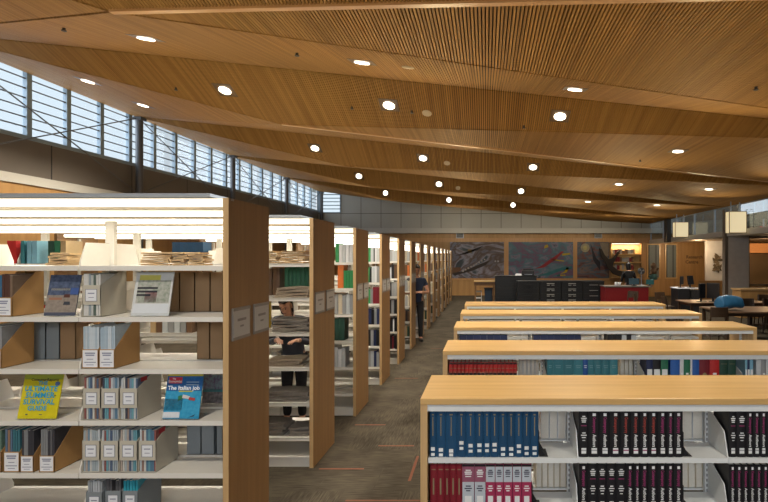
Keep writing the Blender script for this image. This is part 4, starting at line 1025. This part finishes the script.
# ---- map cabinets and desks in front of the far wall
CABM = plain('charcoal_cabinet', (.016,.018,.020), .45, .1)
def map_cabinet(u0, u1, d, z1, lab, handles, dep=.75, nd=5):
    x0, x1 = X(u0,d), X(u1,d); w = x1-x0
    t = thing('map_cabinet', lab, 'cabinet', ((x0+x1)/2, d, 0), 0, 'charcoal map cabinets')
    MB().box(-w/2+.004,w/2-.004,.02,dep,.08,z1-.03).obj('carcass', CABM, t); MB().box(-w/2,w/2,0,dep+.02,z1-.03,z1).obj('top_panel', CABM, t); MB().box(-w/2+.02,w/2-.02,.05,dep,0,.08).obj('plinth', BLACK, t)
    hh = (z1-.13)/nd
    for i in range(nd):
        z = .09+hh*i
        dr = MB().box(-w/2+.015,w/2-.015,0,.019,z,z+hh-.012).obj('drawer', CABM, t)
        if handles == 2:
            hd = MB(); hd.box(-.14,-.03,-.012,0,z+hh*.40,z+hh*.5); hd.box(.03,.14,-.012,0,z+hh*.40,z+hh*.5); hd.box(-.14,.14,-.006,0,z+hh*.68,z+hh*.8)
            hd.obj('handle', plain('chrome',(.55,.55,.52),.3,metal=.3), dr)
        elif handles == 1: MB().box(-.16,.16,-.012,0,z+hh*.45,z+hh*.52).obj('handle', plain('chrome',(.55,.55,.52),.3,metal=.3), dr)
        else: MB().box(-.14,.14,-.02,0,z+hh*.45,z+hh*.55).obj('handle', BLACK, dr)
    return t
map_cabinet(517,539.8,19,1.14,'charcoal map cabinet at left of the lower row, dark handles',0)
map_cabinet(540,561.3,19,1.14,'charcoal map cabinet second in the lower row, bright double handles',2)
map_cabinet(561.5,582.8,19,1.14,'charcoal map cabinet third in the lower row, bright double handles',2)
map_cabinet(583,604.5,19,1.14,'charcoal map cabinet beside the red desk, single bar handles',1)
map_cabinet(495,536.8,19.9,1.31,'taller charcoal map cabinet at left, partly behind the lower row',0, nd=6)
t = thing('printer', 'black boxy printer standing on the taller charcoal map cabinet', 'printer', (X(528,20.2),20.1,1.311))
MB().box(-.24,.24,0,.4,0,.2).obj('housing', BLACK, t, bevel=.02); MB().box(-.2,.2,.05,.35,.2,.26).obj('scanner_lid', BLACK, t); MB().box(-.15,.15,-.1,.0,.04,.05).obj('paper_tray', GREYMETAL, t)
tag(MB().prism([(-.12,0,0),(.1,0,0),(.12,0,.05),(-.1,0,.06)], (0,.25,.01)).obj('paper_stack', PAPER, None, (X(518.5,20.1),20.05,1.312)), 'small white paper pile left of the black printer', 'paper')
# left standing desk
t = thing('standing_desk', 'tall narrow maple desk left of the charcoal map cabinets', 'desk', (X(474,20),20,0)); w = X(495,20)-X(474,20)
MB().box(0,w,0,.7,1.06,1.1).obj('desk_top', WOOD_TOP, t); MB().box(0,w,.05,.65,.92,1.06).obj('apron', WOOD_SHADED, t)
for a in (.02,w-.08):
    for b_ in (.02,.62): MB().box(a,a+.06,b_,b_+.06,0,.92).obj('leg', WOOD_SHADED, t)
t = thing('wire_rack', 'white wire rack standing under the tall maple desk', 'rack', (X(478.3,20),20.2,0))
for z in (.15,.4,.65): MB().box(-.13,.13,0,.25,z,z+.04).obj('shelf', PAPER, t)
for a in (-.13,.11):
    for b_ in (0,.23): MB().box(a,a+.02,b_,b_+.02,0,.72).obj('post', PAPER, t)
tag(MB().prism([(-.13,0,0),(.13,0,0),(.16,0,.78),(-.16,0,.78)], (0,.35,0)).box(-.17,.17,-.02,.37,.78,.82).obj('recycling_bin', plain('navy_plastic',(.02,.035,.06),.5), None, (X(488.5,20),20.15,0)), 'dark blue bin under the tall maple desk', 'bin')
# red desk
t = thing('service_desk', 'dark red service desk right of the map cabinets', 'desk', (X(605.5,18),18,0)); w = X(652,18)-X(605.5,18)
RED = plain('red_laminate',(.17,.008,.010),.4,.08)
MB().box(0,w-.12,0,.04,.05,.97).obj('front_panel', RED, t); MB().box(0,.04,.04,.8,.05,.97).obj('side_panel', RED, t); MB().box(w-.16,w-.12,.04,.8,.05,.97).obj('side_panel', RED, t)
MB().box(-.02,w,-.04,.85,.97,1.005).obj('counter_top', plain('grey_counter',(.14,.12,.11),.35), t); MB().box(.02,w-.14,.02,.78,0,.05).obj('plinth', BLACK, t)
tag(MB().lathe([(.0,0),(.05,0),(.055,.05),(.06,.13),(.055,.13),(.05,.02),(0,.01)]).tube((.06,0,.03),(.1,0,.06),.01).tube((.1,0,.06),(.06,0,.11),.01).obj('mug', PAPER, None, (X(617,18.1),18.2,1.006), smooth=True), 'white cup at left end of the red desk', 'cup')
tag(MB().lathe([(.0,0),(.04,0),(.05,.12),(.045,.12),(.0,.01)]).obj('mug', PAPER, None, (X(620.5,18.1),18.25,1.006), smooth=True), 'small white tumbler beside the cup on the red desk', 'cup')
for a, b_, hh, c, lab in ((630,640,.26,(.06,.12,.16),'blue-grey monitor back on red desk beside dark figure'),(647,655,.22,(.04,.16,.17),'teal display board at right end of the red desk')):
    t = thing('monitor', lab, 'monitor', (X((a+b_)/2,18.2),18.3,1.006)); w = X(b_,18.2)-X(a,18.2)
    MB().box(-w/2,w/2,0,.03,.04,hh).obj('screen_back', plain('screen_%d' % int(c[0]*100), c, .35), t, bevel=.006); MB().box(-.03,.03,.03,.06,0,.15).box(-.1,.1,-.03,.12,0,.012).obj('foot', BLACK, t)
t = thing('desk_fan', 'small dark round desk fan on a thin stand on red desk', 'fan', (X(643,18.2),18.4,1.006))
MB().lathe([(0,0),(.09,0),(.08,.02),(0,.02)]).tube((0,0,.02),(0,0,.42),.012).obj('stand', GREYMETAL, t)
MB().tube((0,-.04,.52),(0,.04,.52),.12,seg=18).obj('cage', plain('fan_cage',(.06,.07,.07),.5), t)
for i in range(3): a = i*2.09; MB().prism([(0,-.045,.52),(.1*math.cos(a),-.045,.52+.1*math.sin(a)),(.1*math.cos(a+.7),-.045,.52+.1*math.sin(a+.7))], (0,.004,0)).obj('blade', GREYMETAL, t)
random.seed(5)
t = thing('carved_figure', 'small brown and teal figure standing before the left interior window', 'figurine', (X(653.5,26.8),26.8,0))
MB().box(-.25,.25,-.2,.2,0,.88).obj('plinth', WOOD_WALL, t)
MB().lathe([(0,.88),(.2,.88),(.22,1.05),(.14,1.2),(0,1.22)],seg=10).obj('teal_base', plain('teal_paint',(.03,.11,.12),.5,.3), t, smooth=True); MB().lathe([(0,1.15),(.16,1.18),(.18,1.35),(.10,1.46),(.15,1.55),(.15,1.66),(.06,1.76),(0,1.77)],(0.0,0,0),10).obj('brown_torso', plain('brown_paint',(.08,.045,.025),.5,.3), t, smooth=True)
MB().tube((.1,-.05,1.3),(.22,-.12,1.5),.05).tube((-.1,-.05,1.3),(-.2,-.12,1.15),.05).obj('arm', plain('brown_paint',(.08,.045,.025),.5,.3), t)
# ---- reading tables, chairs, computers
def table(x0, x1, y0, y1, lab, top=WOOD_TABLE):
    t = thing('reading_table', lab, 'table', (x0,y0,0), 0, 'dark reading tables'); w, d = x1-x0, y1-y0
    MB().box(0,w,0,d,.705,.74).obj('table_top', top, t, bevel=.006); MB().box(.08,w-.08,.08,d-.08,.63,.705).obj('apron', WOOD_DARK, t)
    for a in (.05,w-.12):
        for b_ in (.05,d-.12): MB().box(a,a+.07,b_,b_+.07,0,.705).obj('leg', WOOD_DARK, t)
table(5.5,9.0,11.8,13.2,'nearer long dark wooden table with the blue jacket on its corner')
table(5.7,8.0,14.3,15.4,'farther dark wooden table carrying two tilted screens')
def make_chair(lab):
    t = thing('wooden_chair', lab, 'chair', (0,0,0), 0, 'dark wooden chairs')
    MB().prism([(-.21,-.21,.43),(.21,-.21,.43),(.19,.2,.43),(-.19,.2,.43)], (0,0,.03)).obj('seat', WOOD_DARK, t)
    for sx in (-1,1):
        MB().tube((sx*.19,-.18,.43),(sx*.2,-.2,0),.02,.016,8).obj('leg', WOOD_DARK, t); MB().tube((sx*.17,.18,.43),(sx*.19,.24,0),.02,.016,8).obj('leg', WOOD_DARK, t)
        MB().tube((sx*.17,.19,.43),(sx*.18,.26,.88),.02,.017,8).obj('back_post', WOOD_DARK, t)
    b = MB(); n = 7
    for i in range(n-1):
        xa, xb = -.19+.38*i/(n-1), -.19+.38*(i+1)/(n-1); ya, yb = .255+.03*(1-(xa/.19)**2), .255+.03*(1-(xb/.19)**2)
        b.prism([(xa,ya,.66),(xb,yb,.66),(xb,yb+.018,.66),(xa,ya+.018,.66)], (0,.015,.22))
    b.obj('back_rest', WOOD_DARK, t)
    MB().tube((-.19,-.19,.2),(-.18,.21,.2),.012).tube((.19,-.19,.2),(.18,.21,.2),.012).tube((-.185,0,.2),(.185,0,.2),.012).obj('stretcher', WOOD_DARK, t)
    return t
chs = [((5.22,11.72),math.pi,'dark wooden chair at table corner just left of blue jacket'),((7.12,13.72),.0,'dark wooden chair across the near table, left of another'),((7.78,13.75),.1,'dark wooden chair near the right edge of the picture'),
       ((5.4,14.8),R90,'dark wooden chair at left end of the farther table'),((4.9,15.9),R90*.8,'dark wooden chair behind the low bookcases near carrels'),((5.75,16.4),0.4,'dark wooden chair in front of the study carrels'),((4.75,17.0),-.8,'dark wooden chair beside the red desk corner'),
       ((8.45,15.3),0.0,'dark wooden chair between farther table and wood counter')]
ch0 = None
for (x,y), rz, lab in chs:
    c = make_chair(lab) if ch0 is None else copy_tree(ch0)
    ch0 = ch0 or c; c['label'] = lab; c.location = (x,y,0); c.rotation_euler = (0,0,rz)
# jacket over chair: one thick folded drape over the chair back, lying on to the table corner
random.seed(9)
def drape(name, prof, x0, x1, mat, loc, rz, nx=9, amp=.02, pf=.18):
    v, f = [], []; n = len(prof)
    for i in range(nx):
        fx = i/(nx-1); x = x0+(x1-x0)*fx; puff = math.sin(math.pi*fx)**.6
        for j, (y, z) in enumerate(prof):
            v.append((x+random.uniform(-amp,amp), y+random.uniform(-amp,amp), z*(1-pf+pf*puff)+random.uniform(-amp,amp)))
    for i in range(nx-1):
        for j in range(n): f.append((i*n+j, i*n+(j+1)%n, (i+1)*n+(j+1)%n, (i+1)*n+j))
    f.append(tuple(range(n))[::-1]); f.append(tuple(range((nx-1)*n, nx*n)))
    me = bpy.data.meshes.new(name); me.from_pydata(v, [], f); me.materials.append(mat)
    for p in me.polygons: p.use_smooth = True
    o = link_mesh(name, me, None, loc, (0,0,rz)); s = o.modifiers.new('soft','SUBSURF'); s.levels = s.render_levels = 2; return o
bg = drape('jacket', [(-.19,.0),(-.23,.14),(-.19,.27),(-.08,.34),(.05,.33),(.15,.25),(.2,.12),(.18,.0)], -.30, .30, plain('bright_blue_nylon',(.02,.115,.24),.45,.3,8), (5.80,12.25,.775), .12, amp=.03)
tag(bg, 'bright blue puffy jacket bundled on the left corner of the near table', 'jacket')
random.seed(13)
tag(drape('cloth_bundle', [(-.15,.0),(-.16,.07),(-.05,.12),(.06,.12),(.15,.08),(.16,0)], -.32, .32, PAPER, (7.0,14.7,.765), .1), 'crumpled white cloth bundle on the farther table', 'cloth')
def monitor(x, y, z, rz, w, h, lab, tilt=0.0):
    t = thing('computer_monitor', lab, 'monitor', (x,y,z), rz, 'black computer monitors')
    o = MB().box(-w/2,w/2,-.02,.02,0,h).obj('screen_housing', BLACK, t, (0,0,.10), bevel=.006); o.rotation_euler = (-tilt,0,0)
    MB().box(-w/2+.015,w/2-.015,-.023,-.02,.015,h-.015).obj('screen', plain('dark_screen',(.02,.022,.026),.15), o)
    MB().box(-.03,.03,.021,.045,.0,.26).box(-.11,.11,-.08,.1,0,.012).obj('stand', BLACK, t)
    return t
ycr = 17.0
t = thing('study_carrel', 'black study carrel desk with a thin white top', 'desk', (X(677.5,ycr),ycr,0)); w = X(700,ycr)-X(677.5,ycr)
MB().box(0,w,0,.7,.97,1.0).obj('white_top', PAPER, t); MB().box(.03,.42,.02,.68,0,.97).obj('black_end', BLACK, t); MB().box(.46,w-.02,.02,.68,0,.93).obj('black_cabinet', plain('charcoal_panel',(.02,.02,.021),.5), t)
monitor(X(684,ycr)+.0, ycr+.2, 1.001, .9, .28, .28, 'left small black monitor on the study carrel')
monitor(X(693.5,ycr), ycr+.2, 1.001, .7, .34, .30, 'right tilted black monitor on the study carrel', .15)
monitor(X(702,14.6), 14.6, .7415, .5, .26, .42, 'tall dark monitor at left end of the farther table', 0)
monitor(X(713,14.55), 14.55, .7415, -.45, .34, .44, 'tilted black monitor on the farther table behind blue jacket', .2)
# right counter
t = thing('wood_counter', 'maple counter with pale top edge at the right edge', 'counter', (X(741,17),17,0))
MB().box(0,4.0,0,.6,.0,.92).obj('front_panel', WOOD_WALL, t); MB().box(-.04,4.0,-.04,.64,.92,.97).obj('counter_top', WOOD_EDGE, t)

# ================================================================== PEOPLE
def skin(name, nodes, edges, mat, parent, sub=2, root=0):
    me = bpy.data.meshes.new(name); me.from_pydata([n[0] for n in nodes], edges, [])
    o = bpy.data.objects.new(name, me); COL.objects.link(o)
    m = o.modifiers.new('skin','SKIN'); m.use_smooth_shade = True
    s = o.modifiers.new('sub','SUBSURF'); s.levels = s.render_levels = sub
    for i, n in enumerate(nodes):
        r = n[1]; me.skin_vertices[0].data[i].radius = r if isinstance(r, tuple) else (r, r); me.skin_vertices[0].data[i].use_root = (i == root)
    dg = bpy.context.evaluated_depsgraph_get(); m2 = bpy.data.meshes.new_from_object(o.evaluated_get(dg))
    bpy.data.objects.remove(o); m2.name = name; m2.materials.clear(); m2.materials.append(mat)
    for p in m2.polygons: p.use_smooth = True
    return link_mesh(name, m2, parent)
def person(lab, loc, rz, arms, s=1.0, lean=0.0, shirt=(.02,.03,.07), pants=(.02,.02,.022), hair=(.012,.008,.006), long_hair=False, sleeve=.5, head_turn=0.0, head_pitch=0.0, skinm=SKIN):
    """figure facing -Y; arms = [(elbow, wrist, finger direction) left, right]"""
    t = thing('person', lab, 'person', loc, rz); t.scale = (s,s,s)
    def L(p):                                   # bend the upper body forward from the hips
        x, y, z = p
        if z <= .95: return (x,y,z)
        c, sn = math.cos(lean), math.sin(lean); dz = z-.95; return (x, y*c-dz*sn, .95+dz*c+y*sn)
    N = [((0,0,.95),(.145,.105)),(L((0,0,1.13)),(.125,.095)),(L((0,.01,1.32)),(.15,.105)),(L((0,.01,1.46)),(.075,.07)),(L((0,-.0,1.54)),(.052,.052))]
    hd = Vector(L((0,-.015,1.545)))
    HP = Matrix.Rotation(-(lean+head_pitch)*-1, 3, 'X') @ Matrix.Rotation(head_turn, 3, 'Z')
    def H(p): return tuple(hd+HP @ Vector(p))
    N += [(H((0,-.005,.04)),(.062,.068)),(H((0,-.008,.10)),(.072,.088)),(H((0,0,.165)),(.07,.085)),(H((0,.005,.20)),(.04,.05))]
    E = [(0,1),(1,2),(2,3),(3,4),(4,5),(5,6),(6,7),(7,8)]
    sh = []
    for i, (el, wr, fd) in enumerate(arms):
        sx = -1 if i == 0 else 1; a = len(N); S_ = L((sx*.175,.01,1.41)); el, wr, fd = Vector(el), Vector(wr), Vector(fd).normalized()
        pm = wr+fd*.07; sh.append((Vector(S_), el, wr))
        N += [(S_,.06),(tuple(Vector(S_).lerp(el,.5)),.046),(tuple(el),.040),(tuple(el.lerp(wr,.4)),.037),(tuple(wr),.026),(tuple(pm),(.036,.018))]
        E += [(2,a),(a,a+1),(a+1,a+2),(a+2,a+3),(a+3,a+4),(a+4,a+5)]
        up = Vector((0,0,1)) if abs(fd.z) < .8 else Vector((0,1,0)); side = fd.cross(up).normalized(); dn = side.cross(fd)*-1
        for k, (o, ln) in enumerate(((-.028,.068),(-.009,.08),(.010,.076),(.028,.06))):
            b = len(N); k0 = pm+side*o+fd*.025; k1 = k0+fd*ln*.55-up*.006; k2 = k1+fd*ln*.4-up*.02
            N += [(tuple(k0),.0095),(tuple(k1),.0085),(tuple(k2),.007)]; E += [(a+5,b),(b,b+1),(b+1,b+2)]
        b = len(N); k0 = wr+fd*.035+side*(-.034); k1 = k0+fd*.035+side*-.02-up*.01
        N += [(tuple(k0),.011),(tuple(k1),.0085)]; E += [(a+4,b),(b,b+1)]
    for sx in (-1,1):
        a = len(N); N += [((sx*.085,0,.90),.088),((sx*.095,-.01,.50),.056),((sx*.1,.02,.09),.038),((sx*.11,-.05,.045),.038),((sx*.115,-.14,.035),.03)]
        E += [(0,a),(a,a+1),(a+1,a+2),(a+2,a+3),(a+3,a+4)]
    skin('body', N, E, skinm, t)
    # clothing
    SN = [((0,0,.83),(.17,.13)),(L((0,0,1.13)),(.145,.115)),(L((0,.01,1.32)),(.168,.122)),(L((0,.012,1.455)),(.085,.08))]; SE = [(0,1),(1,2),(2,3)]
    for i, (S_, el, wr) in enumerate(sh):
        a = len(SN); path = [S_, S_.lerp(el,.5)]
        if sleeve >= .9: path += [el, el.lerp(wr,.92)]
        rs = [.072,.060,.052,.042]
        for p, r in zip(path, rs): SN.append((tuple(p), r))
        SE += [(2,a)]+[(a+j,a+j+1) for j in range(len(path)-1)]
    skin('shirt', SN, SE, plain('shirt_%d_%d' % (int(shirt[0]*100), int(shirt[2]*100)), shirt, .85, .15, 12), t)
    TN = [((0,0,1.03),(.150,.112))]; TE = []
    for sx in (-1,1):
        a = len(TN); TN += [((sx*.087,0,.88),.10),((sx*.095,-.008,.50),.07),((sx*.1,.02,.08),.055)]; TE += [(0,a),(a,a+1),(a+1,a+2)]
    skin('trousers', TN, TE, plain('trousers_%d' % int(pants[0]*1000), pants, .85, .15, 12), t)
    for sx in (-1,1): skin('shoe', [((sx*.1,.04,.045),.05),((sx*.11,-.05,.04),.048),((sx*.115,-.15,.032),.036)], [(0,1),(1,2)], BLACK, t)
    # hair cap, face
    bm = bmesh.new(); bmesh.ops.create_icosphere(bm, subdivisions=3, radius=1)
    bmesh.ops.delete(bm, geom=[v for v in bm.verts if (v.co.y < -.25 and v.co.z < .38) or v.co.z < (-.75 if long_hair else -.35)], context='VERTS')
    for v in bm.verts: v.co = Vector((v.co.x*.088, v.co.y*.102+.012, v.co.z*(.125 if not long_hair or v.co.z > 0 else .26)+.125))
    me = bpy.data.meshes.new('hair'); bm.to_mesh(me); bm.free(); me.materials.append(plain('hair_%d' % int(hair[0]*1000), hair, .5, .2, 60))
    for p in me.polygons: p.use_smooth = True
    ho = link_mesh('hair', me, t); ho.location = hd; ho.rotation_euler = HP.to_euler(); so = ho.modifiers.new('thick','SOLIDIFY'); so.thickness = .012
    FM = plain('face_features',(.06,.025,.02),.5)
    for sx in (-.03,.03):
        link_mesh('eye', MB().tube((sx,-.086,.118),(sx,-.094,.118),.010,.006).mesh('eye', FM), t, hd, HP.to_euler())
        link_mesh('eyebrow', MB().box(sx-.016,sx+.016,-.090,-.084,.136,.142).mesh('eyebrow', FM), t, hd, HP.to_euler())
    link_mesh('mouth', MB().box(-.018,.018,-.087,-.082,.042,.049).mesh('mouth', plain('lip_colour',(.22,.08,.065),.5)), t, hd, HP.to_euler())
    ns = link_mesh('nose', MB().prism([(-.014,-.082,.075),(.014,-.082,.075),(0,-.112,.08)], (0,.008,.05)).mesh('nose', skinm), t, hd, HP.to_euler())
    for sx in (-1,1): link_mesh('ear', MB().box(-.008,.008,-.015,.02,.075,.135).mesh('ear', skinm), t, tuple(hd+HP @ Vector((sx*.073,.01,0))), HP.to_euler())
    return t
# man in the aisle between the sixth and seventh bookcases
person('man in navy t-shirt and dark trousers standing between bookcases', (-1.66,12.2,0), .25, [((-.27,-.02,1.13),(-.06,-.25,1.14),(.9,-.4,.1)),((.28,-.03,1.13),(.03,-.27,1.15),(-.95,-.2,.05))], 1.03, .04,
       shirt=(.013,.022,.05), pants=(.012,.012,.014), sleeve=.5, head_pitch=.3)
# woman behind the second bookcase, seen through its shelves
person('woman with dark hair leaning to read behind second bookcase', (-2.29,6.12,0), 0.0, [((-.25,-.18,1.10),(-.06,-.42,1.17),(.6,-.8,-.05)),((.27,-.18,1.10),(.20,-.42,1.17),(-.3,-.9,-.05))], .90, .40,
       shirt=(.03,.032,.045), pants=(.008,.008,.01), hair=(.02,.011,.007), long_hair=True, sleeve=.95, head_pitch=.12)
# staff member seen from behind at the red desk
person('dark-haired person in black standing behind the red desk', (X(629,19.4),19.45,0), math.pi, [((-.26,.0,1.12),(-.18,-.2,1.08),(.2,-.9,0)),((.26,0,1.12),(.18,-.2,1.08),(-.2,-.9,0))], 1.03, .03,
       shirt=(.008,.008,.009), pants=(.01,.01,.011), hair=(.006,.005,.005), long_hair=True, sleeve=.95)

# ================================================================== SKY, CAMERA, LOOK
wd = bpy.data.worlds.new('sky'); S.world = wd; wd.use_nodes = True
nt = wd.node_tree; bgn = nt.nodes['Background']
tc = nt.nodes.new('ShaderNodeTexCoord'); sp = nt.nodes.new('ShaderNodeSeparateXYZ'); cr = nt.nodes.new('ShaderNodeValToRGB')
cr.color_ramp.elements[0].position = .0; cr.color_ramp.elements[0].color = (.90,.96,1,1); cr.color_ramp.elements[1].position = .6; cr.color_ramp.elements[1].color = (.80,.91,1,1)
nt.links.new(tc.outputs['Generated'], sp.inputs[0]); nt.links.new(sp.outputs[2], cr.inputs[0]); nt.links.new(cr.outputs[0], bgn.inputs['Color'])
bgn.inputs['Strength'].default_value = .5
for y in (6, 12, 18, 24):                         # daylight entering through the clerestory
    l = bpy.data.lights.new('window_daylight','AREA'); l.shape = 'RECTANGLE'; l.size = 1.1; l.size_y = 5.5; l.energy = 45; l.color = (.85,.92,1)
    lo = bpy.data.objects.new('window_daylight', l); COL.objects.link(lo); lo.location = (XL-.24, y, 5.0); lo.rotation_euler = (0,-R90,0)
for x, y, sx, sy, e in ((-4.5,8,5,14,300),(-4.5,20,5,9,100),(1.6,6,3.6,8,90),(1.6,15,4,8,110),(5.5,7,3,12,60),(3,23,8,5,110),(0,-2,12,4,50)):   # added unseen fill lights that brighten the wooden ceiling
    l = bpy.data.lights.new('ceiling_fill','AREA'); l.shape = 'RECTANGLE'; l.size = sx; l.size_y = sy; l.energy = e*.20; l.color = (1,.84,.54)
    lo = bpy.data.objects.new('ceiling_fill', l); COL.objects.link(lo); lo.location = (x, y, 2.6); lo.rotation_euler = (math.pi,0,0)
for x in (-1.5, 2.2, 5.6):                         # spots without fixtures, added to brighten the far wall and murals
    l = bpy.data.lights.new('mural_fill','SPOT'); l.energy = 55; l.color = (1,.88,.66); l.spot_size = 1.9; l.spot_blend = 1; l.shadow_soft_size = .05
    lo = bpy.data.objects.new('mural_fill', l); COL.objects.link(lo); lo.location = (x, 23.6, 3.9); lo.rotation_euler = Vector((0,.9,-.35)).to_track_quat('-Z','Y').to_euler()
l = bpy.data.lights.new('rear_fill','AREA'); l.shape = 'RECTANGLE'; l.size = 6; l.size_y = 1.6; l.energy = 130; l.color = (.90,.95,1)      # added fill from behind the viewer for the shelf fronts
lo = bpy.data.objects.new('rear_fill', l); COL.objects.link(lo); lo.location = (0.5,-4.6,3.4); lo.rotation_euler = Vector((0,1,-.22)).to_track_quat('-Z','Y').to_euler()
for x, y, e in [(x_, y_, 105) for y_ in (9,13,17,21,25) for x_ in (-5.5,-1,3.5,7)]:      # unseen spots added to rake the ceiling and bring out its folds
    l = bpy.data.lights.new('raking_fill','SPOT'); l.energy = e; l.color = (1,.83,.50); l.spot_size = 1.35; l.spot_blend = 1; l.shadow_soft_size = .02
    lo = bpy.data.objects.new('raking_fill', l); COL.objects.link(lo); lo.location = (x, y, 2.45); lo.rotation_euler = Vector((0,-.76,.65)).to_track_quat('-Z','Y').to_euler()
cam = bpy.data.cameras.new('camera'); co = bpy.data.objects.new('camera', cam); COL.objects.link(co); S.camera = co
co.location = (0,0,EYE); co.rotation_euler = (R90,0,0)
cam.sensor_width = 36; cam.lens = 24; cam.shift_x = -(U0-384)/768; cam.shift_y = (V0-251)/768; cam.clip_end = 200
S.view_settings.view_transform = 'Standard'; S.view_settings.look = 'None'; S.view_settings.exposure = 1.0; S.view_settings.gamma = 1.0
S.cycles.use_denoising = True; S.cycles.max_bounces = 8; S.cycles.diffuse_bounces = 4; S.cycles.sample_clamp_indirect = 4.0
